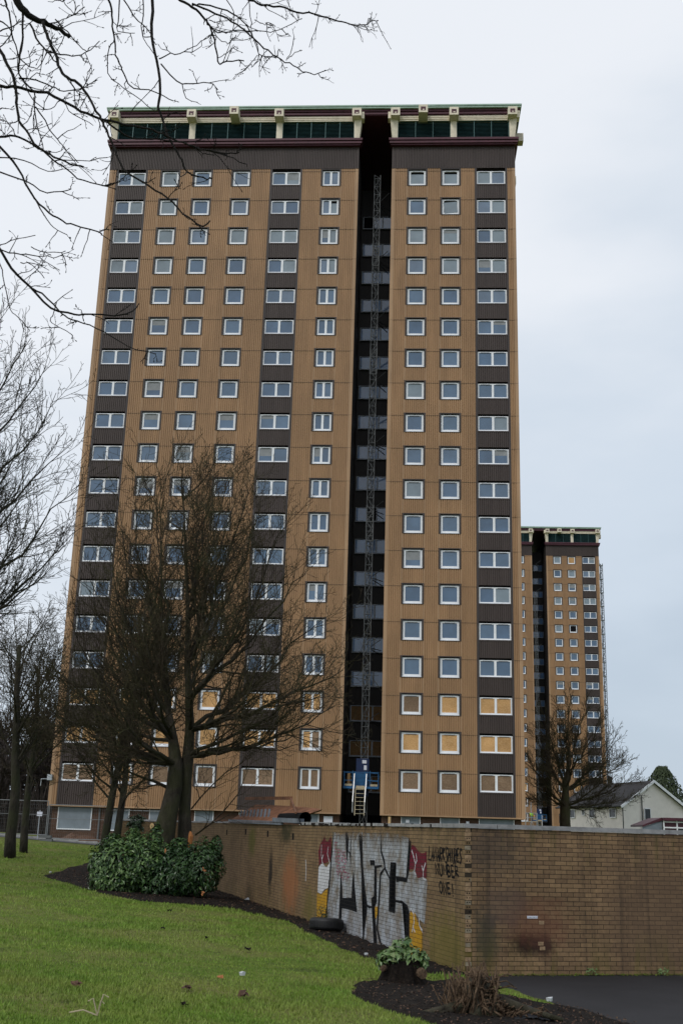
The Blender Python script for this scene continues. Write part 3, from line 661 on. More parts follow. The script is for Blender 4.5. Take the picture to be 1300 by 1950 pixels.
# access scaffold with a worker, in front of the distant tower
q = atY(1011, 1580, 203)
T = empty('access_scaffold', (q.x, q.y, ZB), -YAW, label='grey tubular access scaffold beside the right corner of the near tower', cat='scaffolding')
mb = MB()
for x in (-1, 0, 1):
    for y in (-.6, .6): mb.bar((x, y, 0), (x, y, 7.2 if x < 1 else 5.4), .07)
for z in (1.3, 2.6, 3.9, 4.6, 5.4):
    for y in (-.6, .6): mb.bar((-1, y, z), (1, y, z), .06)
for z in (0, 2.0): mb.bar((-1, -.6, z), (0, -.6, z + 2), .05); mb.bar((1, -.6, z), (0, -.6, z + 2), .05)
mb.build('tube_frame', 'galvanised', T); mb = MB(); mb.box(-1, 1, -.6, .6, 3.93, 3.98); mb.build('deck', 'plywood_edge', T)
def person(base, rz, label):
    T = empty('person', base, rz, label=label, cat='person')
    me = bpy.data.meshes.new('body')
    J = dict(pel=(0, 0, .95, .14), wst=(0, 0, 1.12, .125), chs=(0, .01, 1.34, .155), nk=(0, 0, 1.50, .06), hd=(0, -.02, 1.62, .095), tp=(0, -.01, 1.72, .07),
             ls=(-.18, 0, 1.42, .06), le=(-.24, -.05, 1.16, .045), lw=(-.16, -.28, 1.08, .033), lh=(-.13, -.37, 1.09, .035), rs_=(.18, 0, 1.42, .06), re=(.25, .02, 1.15, .045), rw=(.24, -.14, .94, .033), rh=(.24, -.19, .86, .035),
             lk=(-.11, -.02, .50, .06), la=(-.12, .03, .09, .045), lt=(-.13, -.15, .04, .045), rk=(.12, -.05, .50, .06), ra=(.14, .0, .09, .045), rt=(.16, -.18, .04, .045), lhip=(-.09, 0, .86, .09), rhip=(.09, 0, .86, .09))
    ks = list(J); E = [('pel', 'wst'), ('wst', 'chs'), ('chs', 'nk'), ('nk', 'hd'), ('hd', 'tp'), ('chs', 'ls'), ('ls', 'le'), ('le', 'lw'), ('lw', 'lh'), ('chs', 'rs_'), ('rs_', 're'), ('re', 'rw'), ('rw', 'rh'), ('pel', 'lhip'), ('lhip', 'lk'), ('lk', 'la'), ('la', 'lt'), ('pel', 'rhip'), ('rhip', 'rk'), ('rk', 'ra'), ('ra', 'rt')]
    me.from_pydata([J[k][:3] for k in ks], [(ks.index(a), ks.index(b)) for a, b in E], [])
    o = link('body', me, T); sk = o.modifiers.new('skin', 'SKIN'); o.modifiers.new('sub', 'SUBSURF').levels = 1
    for i, k in enumerate(ks): me.skin_vertices[0].data[i].radius = (J[k][3],) * 2
    me.skin_vertices[0].data[0].use_root = True; me.materials.append(MATS['dark_cloth'])
    mb = MB(); mb.tube([(0, 0, .86), (0, 0, 1.1), (0, .01, 1.36), (0, 0, 1.47)], [.20, .19, .22, .13], 10); mb.build('jacket', 'hi_vis', T, smooth=True)
    mb = MB(); mb.tube([(-.18, 0, 1.43), (-.245, -.05, 1.16), (-.16, -.27, 1.08)], [.085, .065, .05], 8); mb.tube([(.18, 0, 1.43), (.255, .02, 1.15), (.24, -.13, .95)], [.085, .065, .05], 8); mb.build('sleeves', 'hi_vis', T, smooth=True)
    mb = MB(); mb.tube([(0, -.02, 1.55), (0, -.03, 1.62), (0, -.02, 1.67)], [.07, .10, .095], 10); mb.tube([(0, -.12, 1.62), (0, -.15, 1.60)], [.02, .015], 5); mb.build('face', 'skin', T, smooth=True)
    mb = MB(); mb.tube([(0, -.02, 1.665), (0, -.02, 1.67), (0, -.01, 1.73), (0, 0, 1.78)], [.15, .125, .115, .04], 10); mb.build('helmet', 'helmet_white', T, smooth=True); return T
ps = atY(1011.5, 1566, 203.6)
person((q.x + .0, q.y - .25, ZB + 3.98), R(10), 'worker in a bright yellow hi-vis jacket and helmet standing on the access scaffold')
# ================================================================ WALLS
def wall_local(px, py, org, d, nrm):
    r = ray(px, py); O = Vector((org.x, org.y, 0)); n3 = Vector((nrm.x, nrm.y, 0)); t = (O - Vector((0, 0, EYE))).dot(n3) / r.dot(n3)
    P = Vector((0, 0, EYE)) + r * t; return ((P - O).dot(Vector((d.x, d.y, 0))), P.z)
wl = lambda px, py: wall_local(px, py, WC, WD, WNm)
RD = Vector((.967, .253)).normalized(); RN = Vector((RD.y, -RD.x))     # right-hand wall, local y = RN flipped below
sA = wl(552, 1690); sA2 = wl(514, 1680); sA3 = wl(545, 1600)
brick('brick_left', (.232, .154, .081), (.178, .115, .060), (.040, .030, .020), [
    (sA[0], .85, 1.15, .95, (.30, .115, .045), .75, 'MIX'), (wl(545, 1575)[0], 2.2, .9, .38, (.030, .028, .012), .85, 'MIX'), (sA2[0], 1.05, .35, .75, (.012, .010, .009), .9, 'MIX'),
    (wl(700, 1600)[0], .2, 3.2, .3, (.05, .04, .03), .4, 'MIX'), (wl(480, 1600)[0], 1.9, .8, .6, (.085, .090, .012), .7, 'MIX'), (wl(850, 1780)[0], .35, 1.3, .75, (.145, .125, .018), .6, 'MIX'), (wl(590, 1740)[0], .35, .9, .6, (.135, .115, .02), .5, 'MIX')])
rw = lambda px, py: wall_local(px, py, WC, RD, RN)
sc = rw(1008, 1797); s2 = rw(1020, 1760); s3 = rw(935, 1620); s4 = rw(925, 1780)
brick('brick_right', (.262, .168, .088), (.178, .112, .062), (.038, .026, .017), [
    (sc[0], sc[1], .46, .25, (.007, .006, .005), .98, 'MIX'), (sc[0] + .25, sc[1] - .03, .3, .14, (.02, .014, .012), .9, 'MIX'), (s2[0], s2[1], .75, .5, (.16, .065, .040), .55, 'MIX'), (s3[0], s3[1], .75, .5, (.055, .045, .042), .55, 'MIX'), (s4[0], s4[1], .30, .55, (.052, .050, .035), .75, 'MIX'), (rw(960, 1660)[0], 1.1, .5, .5, (.10, .070, .060), .5, 'MIX'), (rw(1250, 1700)[0], 1.0, 1.3, 1.4, (.120, .078, .050), .6, 'MIX')])  # last entry darkens the wall broadly towards its right end
ang = math.atan2(WD.y, WD.x)
WL = empty('brick_wall', (WC.x, WC.y, 0), ang, label='long brick yard wall running back past the tree, covered in silver and maroon graffiti', cat='wall')
# local: x along, y towards the lawn, z up
def sloped_wall(L, z0, z1, th=-.225):
    mb = MB(); n = 24
    for i in range(n):
        a, b = L * i / n, L * (i + 1) / n; ta, tb = z0 + (z1 - z0) * i / n, z0 + (z1 - z0) * (i + 1) / n
        mb.add([(a, 0, -.5), (b, 0, -.5), (b, 0, tb), (a, 0, ta), (a, th, -.5), (b, th, -.5), (b, th, tb), (a, th, ta)], [(0, 3, 2, 1), (4, 5, 6, 7), (3, 7, 6, 2)] + ([(0, 4, 7, 3)] if i == 0 else []) + ([(1, 2, 6, 5)] if i == n - 1 else []))
    return mb
LW = 35.5
sloped_wall(LW, 2.385, 2.49).build('brickwork', 'brick_left', WL)
rr = random.Random(5); mb = MB(); x = 0.0
while x < LW:
    l = rr.uniform(.85, 1.1); e2 = min(x + l, LW); zt = 2.392 + .105 * x / LW
    a, b = wl(578, 1560)[0], wl(540, 1560)[0]
    if 1.0 < x and not (a - .2 < x < b + 1.5) :
        j = rr.uniform(-.012, .012); mb.box(x, e2 - .012, -.255 + j, .03 + j, zt, zt + rr.uniform(.045, .068))
    elif x <= 1.0: mb.box(x + (.02 if x == 0 else 0), e2 - .012, -.25, .028, zt, zt + .068)
    x += l
mb.build('coping', 'coping_concrete', WL)
mb = MB()
for i in range(34):
    x = rr.uniform(1.2, 12); zt = 2.392 + .105 * x / LW; w = rr.uniform(.03, .14); mb.box(x, x + w, .022, .040, zt - .015, zt + rr.uniform(.02, .06))
mb.build('moss_clump', 'soil', WL)
mb = MB()
for px, py in ((432, 1585), (468, 1584), (510, 1588), (558, 1593)):
    s, z = wl(px, py); mb.box(s - .10, s + .10, -.05, .004, z - .09, z + .09)
mb.build('drain_hole', 'black_void', WL)
# frontal return at the far end
mb = MB(); e0 = WD * LW
RT = empty('return_wall', (WC.x + e0.x, WC.y + e0.y, 0), math.pi + R(2), label='short brick wall end behind the leaning tree trunk, with ivy on it', cat='wall')
mb.box(-.2, 2.75, -.0, .225, -.5, 2.49); brick('brick_far', (.155, .105, .055), (.130, .088, .045), (.055, .042, .03), algae=True); mb.build('brickwork', 'brick_far', RT)
mb = MB(); mb.box(-.2, 2.8, -.03, .255, 2.495, 2.57); mb.build('coping', 'coping_concrete', RT)
# ---- paint on the wall
def paintmat(name, c, amt, noisy=.35):
    t = NT(name); sp = t.n('ShaderNodeSeparateXYZ'); t.l(t.coord(), sp.inputs[0]); cb = t.n('ShaderNodeCombineXYZ'); t.l(sp.outputs['X'], cb.inputs[0]); t.l(sp.outputs['Z'], cb.inputs[1])
    br = t.n('ShaderNodeTexBrick'); t.l(cb.outputs[0], br.inputs['Vector'])
    for i, v in (('Scale', 1), ('Mortar Size', .0055), ('Mortar Smooth', .25), ('Brick Width', .225), ('Row Height', .075)): br.inputs[i].default_value = v
    n = t.noise(2.4, 6, .65); n2 = t.noise(14, 5, .7)
    n3 = t.noise(3.5, 5, .6, sc=(1.6, 1, .35)); c = t.mix(t.mr(n3, .38, .66, 0, min(1, noisy)), c, tuple(x * .62 for x in c))
    k = t.mix(t.mr(n, .42, .66, 0, noisy), c, (.15, .11, .065)); k = t.mix(t.mr(n2, .5, .75, 0, noisy * .8), k, (.12, .09, .055))
    k = t.mix(t.math('MULTIPLY', br.outputs['Fac'], .75), k, (.035, .032, .028)); t.col(k); t.set(.85, 0, .12)
    t.bump(t.math('SUBTRACT', 1, br.outputs['Fac']), .5, .01)
    # worn edges let the brick through
    al = t.math('MULTIPLY', t.mr(t.noise(9, 5, .75), .70 - .0, .60, 1 - amt, 1), 1.0); t.l(t.math('MULTIPLY', al, t.mr(t.math('ADD', sp.outputs['Z'], t.math('MULTIPLY', t.noise(5, 5, .7, sc=(2.5, 1, .5)), .7)), 2.66, 2.36)), t.b.inputs['Alpha'])
paintmat('paint_silver', (.42, .45, .49), .6, .9); paintmat('paint_white', (.62, .63, .66), .3, .25); paintmat('paint_crimson', (.135, .012, .028), .3, .2)
paintmat('paint_yellow', (.50, .27, .02), .5, .35); paintmat('paint_black', (.004, .0045, .007), .1, .0); paintmat('paint_pink', (.35, .10, .16), .4, .2)
def wpoly(mb, pts, off):
    poly_mesh(mb, [(wl(*q)[0], off, wl(*q)[1]) for q in pts])
def zL(l): return [(600 + a / 7.8, 1570 + b / 7.8) for a, b in l]
def zR(l): return [(740 + a / 7.8, 1570 + b / 7.8) for a, b in l]
def rough(pts, amp=.5, n=3, seed=1):
    r = random.Random(seed); out = []
    for i in range(len(pts)):
        a, b = pts[i], pts[(i + 1) % len(pts)]
        for k in range(n): f = k / n; j = amp if k else 0; out.append((a[0] + (b[0] - a[0]) * f + r.uniform(-j, j), a[1] + (b[1] - a[1]) * f + r.uniform(-j, j)))
    return out
def stroke(mb, pts, w, off, taper=False):   # pts in survey px, w in metres
    Q = [Vector(wl(*p)) for p in pts]; n = len(Q); Lf = []; Rt = []
    for i in range(n):
        d = (Q[min(i + 1, n - 1)] - Q[max(i - 1, 0)]); d.normalize(); nn = Vector((-d.y, d.x)) * (w / 2 * ((.45 if i in (0, n - 1) else 1) if taper else 1))
        Lf.append(Q[i] + nn); Rt.append(Q[i] - nn)
    vs = [(q.x, off, q.y) for q in Lf] + [(q.x, off, q.y) for q in Rt]
    mb.add(vs, [(i, n + i, n + i + 1, i + 1) for i in range(n - 1)])
mb = MB(); wpoly(mb, rough([(634, 1584), (650, 1589), (668, 1583), (685, 1584), (705, 1587), (726, 1583), (748, 1586), (778, 1596), (779, 1660), (784, 1660), (788, 1656), (797, 1672), (806, 1670), (813, 1676), (812, 1700), (811, 1730), (808, 1760), (796, 1748), (782, 1732), (777, 1745), (775, 1808), (745, 1808), (728, 1811), (705, 1800), (680, 1788), (648, 1778), (622, 1776), (624, 1720), (628, 1680), (632, 1640)], .9, 3, 3), .003)
mb.build('graffiti_fill', 'paint_silver', WL)
mb = MB()
wpoly(mb, rough([(607, 1652), (612, 1645), (616, 1646), (622, 1652), (629, 1641), (627.5, 1660), (625, 1690), (618, 1694), (612, 1702), (605, 1699)], .4, 3, 4), .006)
for l in ([(100, 300), (95, 450), (110, 560), (130, 600)], [(200, 330), (185, 430), (215, 560)], [(125, 450), (105, 520)]): stroke(mb, zL(l), .035, .009)
for l in ([(345, 380), (375, 480), (400, 590), (385, 700), (410, 780)], [(410, 430), (420, 540), (395, 600)], [(550, 570), (515, 690), (515, 800), (560, 830)], [(495, 610), (515, 690)]): stroke(mb, zR(l), .035, .009)
for l in ([(330, 1240), (375, 1330), (380, 1450), (350, 1600)], [(450, 1330), (460, 1500), (500, 1580)], [(365, 1530), (395, 1600)]): stroke(mb, zR(l), .03, .009)
wpoly(mb, zR([(370, 1530), (390, 1560), (395, 1610), (370, 1620), (355, 1590)]), .006); wpoly(mb, zR([(470, 1540), (500, 1550), (505, 1610), (480, 1620), (465, 1580)]), .0065)
stroke(mb, [(582, 1637), (583, 1655), (582, 1678)], .055, .003); stroke(mb, zL([(590, 60), (588, 150), (580, 230)]), .035, .009)
stroke(mb, zL([(485, 1320), (483, 1480), (480, 1600)]), .02, .0085)
mb.build('graffiti_highlight', 'paint_white', WL)
mb = MB()
wpoly(mb, rough(zL([(60, 610), (50, 400), (80, 290), (120, 230), (145, 160), (155, 230), (190, 260), (235, 160), (245, 200), (235, 480), (215, 540), (150, 580), (110, 570)]), .3, 3, 5), .0075)
wpoly(mb, rough(zR([(305, 665), (318, 500), (345, 300), (385, 315), (440, 395), (490, 430), (530, 425), (562, 395), (565, 600), (565, 800), (510, 780), (430, 795), (395, 680), (350, 665)]), .3, 3, 6), .0075)
mb.build('graffiti_maroon', 'paint_crimson', WL)
mb = MB()
wpoly(mb, rough(zL([(30, 1020), (100, 1040), (145, 990), (190, 950), (170, 1250), (140, 1430), (60, 1520), (20, 1540)]), .7, 4, 7), .007)
wpoly(mb, rough(zR([(320, 1290), (400, 1330), (440, 1450), (500, 1600), (500, 1850), (450, 1960), (310, 1960)]), .7, 4, 8), .0072)
wpoly(mb, zL([(890, 1220), (930, 1220), (925, 1330), (905, 1420), (890, 1340)]), .0074)
mb.build('graffiti_yellow', 'paint_yellow', WL)
mb = MB(); o9 = .011
stroke(mb, zL([(272, 40), (265, 250), (228, 650), (203, 1000), (165, 1370)]), .06, o9)
for i, pl in enumerate(([(447, 80), (482, 80), (500, 260), (490, 400), (478, 560), (465, 400)], [(650, 150), (702, 150), (712, 600), (750, 1000), (780, 1200), (772, 1300), (745, 1500), (715, 1790), (698, 1780), (728, 1480), (752, 1290), (735, 1100), (690, 700)],
           [(385, 710), (402, 900), (408, 1090), (392, 1400), (380, 1600), (350, 1600), (362, 1300), (378, 1000)], [(412, 1090), (545, 1090), (555, 850), (575, 680), (588, 900), (602, 1150), (625, 1305), (520, 1265), (398, 1240), (412, 1150)],
           [(820, 530), (888, 530), (892, 610), (995, 600), (985, 632), (915, 645), (917, 1150), (885, 1220), (905, 1500), (930, 1880), (882, 1870), (868, 1650), (850, 1180), (840, 1095), (893, 1050), (890, 700), (880, 602), (825, 602)],
           [(1125, 560), (1205, 565), (1205, 680), (1145, 690), (1140, 900), (1128, 1230), (1185, 1243), (1190, 1130), (1200, 1130), (1187, 1318), (1098, 1290), (1108, 800)])):
    wpoly(mb, zL(pl), o9 + .0004 * i)
wpoly(mb, zR([(110, 765), (195, 775), (262, 790), (283, 520), (298, 240), (308, 180), (318, 240), (336, 242), (310, 650), (272, 862), (180, 840), (118, 858)]), o9)
wpoly(mb, zR([(100, 1118), (200, 1130), (280, 1195), (306, 1290), (300, 1800), (255, 1800), (266, 1250), (225, 1180), (100, 1150)]), o9 + .0003)
for l, w in (([(510, 90), (492, 250)], .07), ([(552, 90), (530, 300), (530, 650)], .05), ([(490, 380), (520, 430), (530, 520)], .05), ([(985, 110), (985, 400), (1030, 550), (1040, 650), (1110, 800)], .075), ([(1030, 655), (975, 740), (960, 1000), (940, 1300), (925, 1550), (960, 1700), (1000, 1820)], .085), ([(770, 1195), (800, 1222), (845, 1225)], .06), ([(750, 1130), (790, 1215)], .04)):
    stroke(mb, zL(l), w, o9 + .003, True)
mb.build('graffiti_outline', 'paint_black', WL)
GL = {'L': [[(0, 0), (0, 1), (.7, 1)]], 'A': [[(0, 1), (.4, 0), (.8, 1)], [(.15, .65), (.65, .65)]], 'N': [[(0, 1), (0, 0), (.7, 1), (.7, 0)]], 'R': [[(0, 1), (0, 0), (.6, .08), (.65, .4), (0, .52), (.75, 1)]], 'K': [[(0, 0), (0, 1)], [(.7, 0), (0, .55), (.75, 1)]],
      'S': [[(.7, .08), (.2, 0), (0, .25), (.65, .65), (.5, .98), (0, .9)]], 'H': [[(0, 0), (0, 1)], [(.7, 0), (.7, 1)], [(0, .5), (.7, .5)]], 'I': [[(.3, 0), (.3, 1)]], 'E': [[(.65, 0), (0, 0), (0, 1), (.7, 1)], [(0, .5), (.55, .5)]], 'U': [[(0, 0), (0, .8), (.3, 1), (.65, .8), (.65, 0)]],
      'M': [[(0, 1), (0, 0), (.38, .7), (.75, 0), (.78, 1)]], 'B': [[(0, 0), (0, 1), (.6, .9), (.6, .6), (0, .5), (.5, .4), (.55, .08), (0, 0)]], 'O': [[(.35, 0), (.02, .3), (.05, .8), (.4, 1), (.72, .7), (.68, .2), (.35, 0)]], '!': [[(.3, 0), (.3, .7)], [(.3, .9), (.3, 1)]],
      'F': [[(.65, 0), (0, 0), (0, 1)], [(0, .5), (.5, .5)]], 'G': [[(.7, .1), (.3, 0), (0, .4), (.2, .95), (.7, .9), (.7, .55), (.4, .55)]], 'T': [[(0, 0), (.8, 0)], [(.4, 0), (.4, 1)]], 'Y': [[(0, 0), (.35, .5), (.7, 0)], [(.35, .5), (.35, 1)]], 'P': [[(0, 1), (0, 0), (.65, .1), (.6, .45), (0, .55)]]}
def write(mb, text, a, b, h, w, off, slant=0, grow=0):
    n = len(text)
    for i, ch in enumerate(text):
        f = i / n; x0 = a[0] + (b[0] - a[0]) * f; y0 = a[1] + (b[1] - a[1]) * f; cw = (b[0] - a[0]) / n * .98; hh = h * (1 + grow * f) * (1 + .12 * math.sin(i * 2.3))
        for pl in GL[ch]: stroke(mb, [(x0 + u * cw + slant * v * hh, y0 + v * hh + .12 * u * cw) for u, v in pl], w, off + .0002 * i)
mb = MB(); write(mb, 'LANARKSHIRES', (817, 1611), (881, 1617), 26, .045, .004, -.05, .05); write(mb, 'NUMBER', (828, 1643), (873, 1650), 22, .045, .004, .1); write(mb, 'ONE!', (835.5, 1678), (866, 1684), 23, .045, .004, .08); mb.build('tag_lettering', 'paint_black', WL)
mb = MB(); write(mb, 'F', (638, 1604), (645, 1606), 10, .022, .0085); write(mb, 'FENK', (638, 1617), (660, 1621), 10, .022, .0085); write(mb, 'GERS', (638, 1630), (662, 1635), 11, .022, .0085); write(mb, 'SKR', (641, 1648), (660, 1652), 12, .022, .0085); write(mb, 'YATP', (642, 1658), (668, 1663), 16, .022, .0085); mb.build('scrawled_lettering', 'paint_pink', WL)
# ---- right-hand wall
RW = empty('brick_wall', (WC.x, WC.y, 0), math.atan2(RD.y, RD.x), label='brick yard wall facing the camera above the asphalt, scorched near its foot', cat='wall')
mb = MB(); Lr = 14.0
mb.box(.13, Lr, 0, .225, -.4, 2.385); mb.build('brickwork', 'brick_right', RW)
mb = MB(); x = -.02; k = 0
while x < Lr:
    l = (.62, 3.9, 2.4, 2.4, 2.4, 2.4, 2.4)[min(k, 6)]; mb.box(x, min(x + l, Lr) - .012, -.032, .255, 2.39 + .004 * x, 2.463 + .005 * x); x += l; k += 1
mb.build('coping', 'coping_concrete', RW)
mb = MB(); cr_ = MB(); z = -.3; rq = random.Random(9); kk = 0
while z < 2.38:
    h = .066; c = rq.random(); m_ = mb
    if c < .12: m_ = cr_
    d = rq.uniform(-.014, .010); m_.box(.0 + rq.uniform(0, .008), .112 + rq.uniform(-.012, .006), d, .2, z, z + h)
    z += .075; kk += 1
varied('mortar_patch', (.26, .215, .15), .3, 14, rough=.9, bump=.6)
varied('broken_brick', (.30, .20, .115), .4, 14, rough=.9, bump=.8, bscale=50); q_ = mb.build('broken_quoin', 'broken_brick', RW); cr_.build('mortar_patch', 'mortar_patch', RW)
mb = MB(); z = -.3
while z < 2.3:
    if rq.random() < .75:
        for xx in (.03, .075): 
            if rq.random() < .8: mb.box(xx, xx + .016, -.012, -.004, z + .028, z + .05)
    z += .075
mb.box(.112, .13, .01, .2, -.3, 2.36); mb.build('quoin_hole', 'black_void', RW)
a = rw(1003, 1744); b = rw(1023, 1749); mb = MB(); mb.box(a[0], b[0], -.004, .01, b[1], a[1]); o = mb.build('brick_sticker', 'paper_white', RW)
mb = MB(); xx = a[0] + .012
while xx < b[0] - .02: mb.box(xx, xx + rq.uniform(.006, .014), -.007, 0, b[1] + .015, a[1] - .015); xx += .02
mb.build('sticker_print', 'black_void', o)
mb = MB()
for px, py in ((1029, 1797), (1032, 1806), (1030, 1757)): s, z = rw(px, py); mb.box(s - .05, s + .05, -.004, .01, z - .03, z + .03)
mb.build('chipped_brick', 'broken_brick', RW)
mb = MB(); s, z = rw(733, 1560); px_ = wl(731, 1560); mb.tube([(px_[0], -.12, 2.2), (px_[0], -.12, 2.60)], .03, 6); mb.build('timber_stake', 'cut_wood', WL)
# ---- rusty sheets lying on the wall top
s0 = wl(575, 1555)[0]; s1 = wl(440, 1555)[0]
C_ = WC + WD * s0; DS = empty('rusty_roof_sheet', (C_.x, C_.y, 2.46), ang, label='rusty bent corrugated roof sheets lying along the top of the graffiti wall', cat='roof sheet')
Ls = s1 - s0
mb = MB(); n = 60
prev = None
for i in range(n + 1):
    x = Ls * (.12 + .88 * i / n); zc = .10 + .28 * (i / n) ** .7 ; w = .035 * (-1) ** i
    mb.v += [(x, .10, .03 + .02 * (-1) ** i), (x, -.9, zc + .28 + w)]
for i in range(n): mb.face((2 * i, 2 * i + 2, 2 * i + 3, 2 * i + 1))
mb.build('corrugated_sheet', 'rusty_sheet', DS)
mb = MB(); mb.bar((Ls * .42, -.75, .78), (Ls * 1.0, -.5, .88), .06, .10); mb.bar((Ls * .42, -.75, .5), (Ls * .42, -.75, .82), .06); mb.bar((Ls * .05, .05, .28), (Ls * .45, -.8, .80), .05); mb.build('angle_frame', 'rusty_sheet', DS)
mb = MB(); mb.bar((Ls * .2, .06, .0), (Ls * 1.0, .06, .08), .06, .10)
for i in range(9): x = Ls * (.5 + .055 * i); mb.bar((x, -.2, .02), (x, -.25, .45), .10, .05)
mb.build('grey_sheet_edge', 'grey_sheet', DS)
mb = MB(); mb.tube([(0, -.1, .14), (.4, -.12, .13), (Ls * .3, -.15, .17)], [.17, .16, .12], 12, False); mb.build('rolled_felt', 'black_void', DS)
mb = MB(); mb.bar((.15, .0, .06), (Ls * .3, .02, .10), .2, .12); mb.build('grey_flashing', 'grey_sheet', DS)
# ================================================================ LITTLE THINGS ON THE GROUND
def tyre(loc, label):
    T = empty('tyre', loc, .3, label=label, cat='tyre'); mb = MB(); prof = []
    pr = [(.20, .03), (.27, .0), (.33, .02), (.345, .06), (.348, .16), (.335, .21), (.27, .235), (.205, .20), (.195, .19), (.25, .19), (.30, .17), (.30, .07), (.25, .05), (.195, .045)]
    N = 48
    for i in range(N):
        a = 2 * math.pi * i / N
        for r_, z_ in pr: mb.v.append((r_ * math.cos(a), r_ * math.sin(a), z_))
    k = len(pr)
    for i in range(N):
        for j in range(k): mb.face((i * k + j, ((i + 1) % N) * k + j, ((i + 1) % N) * k + (j + 1) % k, i * k + (j + 1) % k))
    mb.build('tyre_casing', 'tyre_rubber', T, smooth=True); mb = MB()
    for i in range(60): a = 2 * math.pi * i / 60; M = Matrix.Rotation(a, 4, 'Z'); mb.box(.345, .353, -.008, .008, .05, .17, M)
    mb.build('tread', 'tyre_rubber', T); T.scale = (1.12, 1.12, 1.15); T.rotation_euler = (R(-4), R(3), .3)
g = gp(652, 1800); w_ = wl(652, 1790); g = WC + WD * (w_[0] - .2) + WNm * .45; g = Vector((g.x, g.y, terr(g.x, g.y) + .05)); tyre(g, 'old black tyre lying flat on the soil against the graffiti wall')
def leaves(mb, pts, nrm, size, rnd, mats=1, aspect=.42, fold=.25):
    for p, nv in zip(pts, nrm):
        s = size * rnd.uniform(.7, 1.25); n = Vector(nv) + Vector((rnd.uniform(-.6, .6), rnd.uniform(-.6, .6), rnd.uniform(-.3, .6))); n.normalize()
        d = n.cross(Vector((rnd.uniform(-1, 1), rnd.uniform(-1, 1), rnd.uniform(-.4, .4)))); 
        if d.length < .1: continue
        d.normalize(); sd = n.cross(d); p = Vector(p); w = s * aspect
        a = p - d * s * .5; b = p + d * s * .5 - n * s * .12; c1 = p + sd * w * .5 + n * w * fold; c2 = p - sd * w * .5 + n * w * fold; m1 = p + d * s * .1
        o = len(mb.v); mb.v += [tuple(a), tuple(c1), tuple(b), tuple(c2), tuple(m1)]; mb.cur = rnd.randrange(mats) if mats > 1 else 0
        mb.face((o, o + 1, o + 4)); mb.face((o + 1, o + 2, o + 4)); mb.face((o, o + 4, o + 3)); mb.face((o + 4, o + 2, o + 3))
def bush_cloud(rnd, lumps, n):
    pts = []; nr = []
    for _ in range(n):
        cx, cy, cz, rx, ry, rz = rnd.choices(lumps, [l[3] * l[5] for l in lumps])[0]
        v = Vector((rnd.gauss(0, 1), rnd.gauss(0, 1), rnd.gauss(0, 1))).normalized(); k = rnd.uniform(.55, 1.05) ** .6 * (1 + .12 * math.sin(v.x * 7 + cx) * math.cos(v.z * 6 + cy))
        p = (cx + v.x * rx * k, cy + v.y * ry * k, cz + v.z * rz * k)
        if p[2] < .03: continue
        pts.append(p); nr.append((v.x, v.y, v.z + .5))
    return pts, nr
rnd = random.Random(21)
def shrub(name, loc, lumps, n, size, mats, label, cat='shrub', stems=True, **k):
    T = empty(name, loc, 0, label=label, cat=cat); pts, nr = bush_cloud(rnd, lumps, n)
    mb = MB(); lit = [i for i in range(len(pts)) if name != 'laurel_shrub' or (pts[i][0] + .6 * (1.2 - pts[i][2]) < .15 and rnd.random() < .85) or rnd.random() < .06]; ls = set(lit); rest = [i for i in range(len(pts)) if i not in ls]  # laurel only: lit upper-left and shaded lower-right put into the leaf colours
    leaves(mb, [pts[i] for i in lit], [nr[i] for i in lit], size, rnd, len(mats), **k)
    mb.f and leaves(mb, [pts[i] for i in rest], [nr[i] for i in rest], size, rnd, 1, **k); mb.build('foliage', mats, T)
    if stems:
        mb = MB()
        for _ in range(18):
            l = rnd.choice(lumps); a = (l[0] * .5 + rnd.uniform(-.1, .1), l[1] * .5, -.05); b = (l[0] + rnd.uniform(-.6, .6) * l[3], l[1] + rnd.uniform(-.5, .5) * l[4], l[2] + rnd.uniform(0, .7) * l[5])
            mb.tube([a, [(p + q) / 2 + rnd.uniform(-.05, .05) for p, q in zip(a, b)], b], [.02, .014, .006], 5)
        mb.build('stems', 'twig_dark', T)
    return T
g = gp(290, 1708)
SB = shrub('laurel_shrub', (g.x, g.y + .9, g.z), [(-1.15, .1, .85, 1.05, .9, .95), (-.55, 0, 1.0, .8, .8, .85), (.55, 0, .78, .9, .8, .85), (1.3, 0, .85, .75, .7, .85), (.1, .1, .6, 1.0, .8, .75), (-1.5, 0, .45, .6, .7, .6), (1.55, .1, 1.15, .42, .4, .45), (-.2, .3, 1.60, .22, .22, .55), (-1.5, 0, 1.5, .3, .3, .35), (.55, .1, 1.45, .3, .3, .3), (-.9, .2, 1.65, .25, .25, .35), (1.75, .1, 1.5, .2, .2, .35), (-1.95, 0, .9, .25, .3, .35)], 13000, .165, ['laurel_leaf', 'laurel_leaf_light', 'laurel_leaf_mid'], 'broad dark green laurel shrub on the soil in front of the big tree')
mb = MB()
for px, py in ((313, 1620), (390, 1656), (388, 1702)):
    q = atY(px, py, g.y + .15); pts = [(q.x - SB.location.x + rnd.uniform(-.07, .07), q.y - SB.location.y + rnd.uniform(-.05, .05), q.z - SB.location.z + rnd.uniform(-.05, .05)) for _ in range(4)]; leaves(mb, pts, [(0, -1, .3)] * 4, .11, rnd)
mb.build('withered_leaves', 'dead_leaf', SB)
q = atY(256, 1600, 54.3); shrub('ivy', (q.x, q.y, terr(q.x, q.y)), [(0, 0, 1.0, .35, .3, .9), (.05, 0, 1.75, .5, .35, .45), (-.1, 0, .4, .3, .3, .4)], 4200, .17, ['ivy_leaf'], 'dark ivy clump growing over the end of the far return wall', 'ivy')
g = gp(640, 1776); gq = WC + WD * (wl(626, 1760)[0]) + WNm * .18
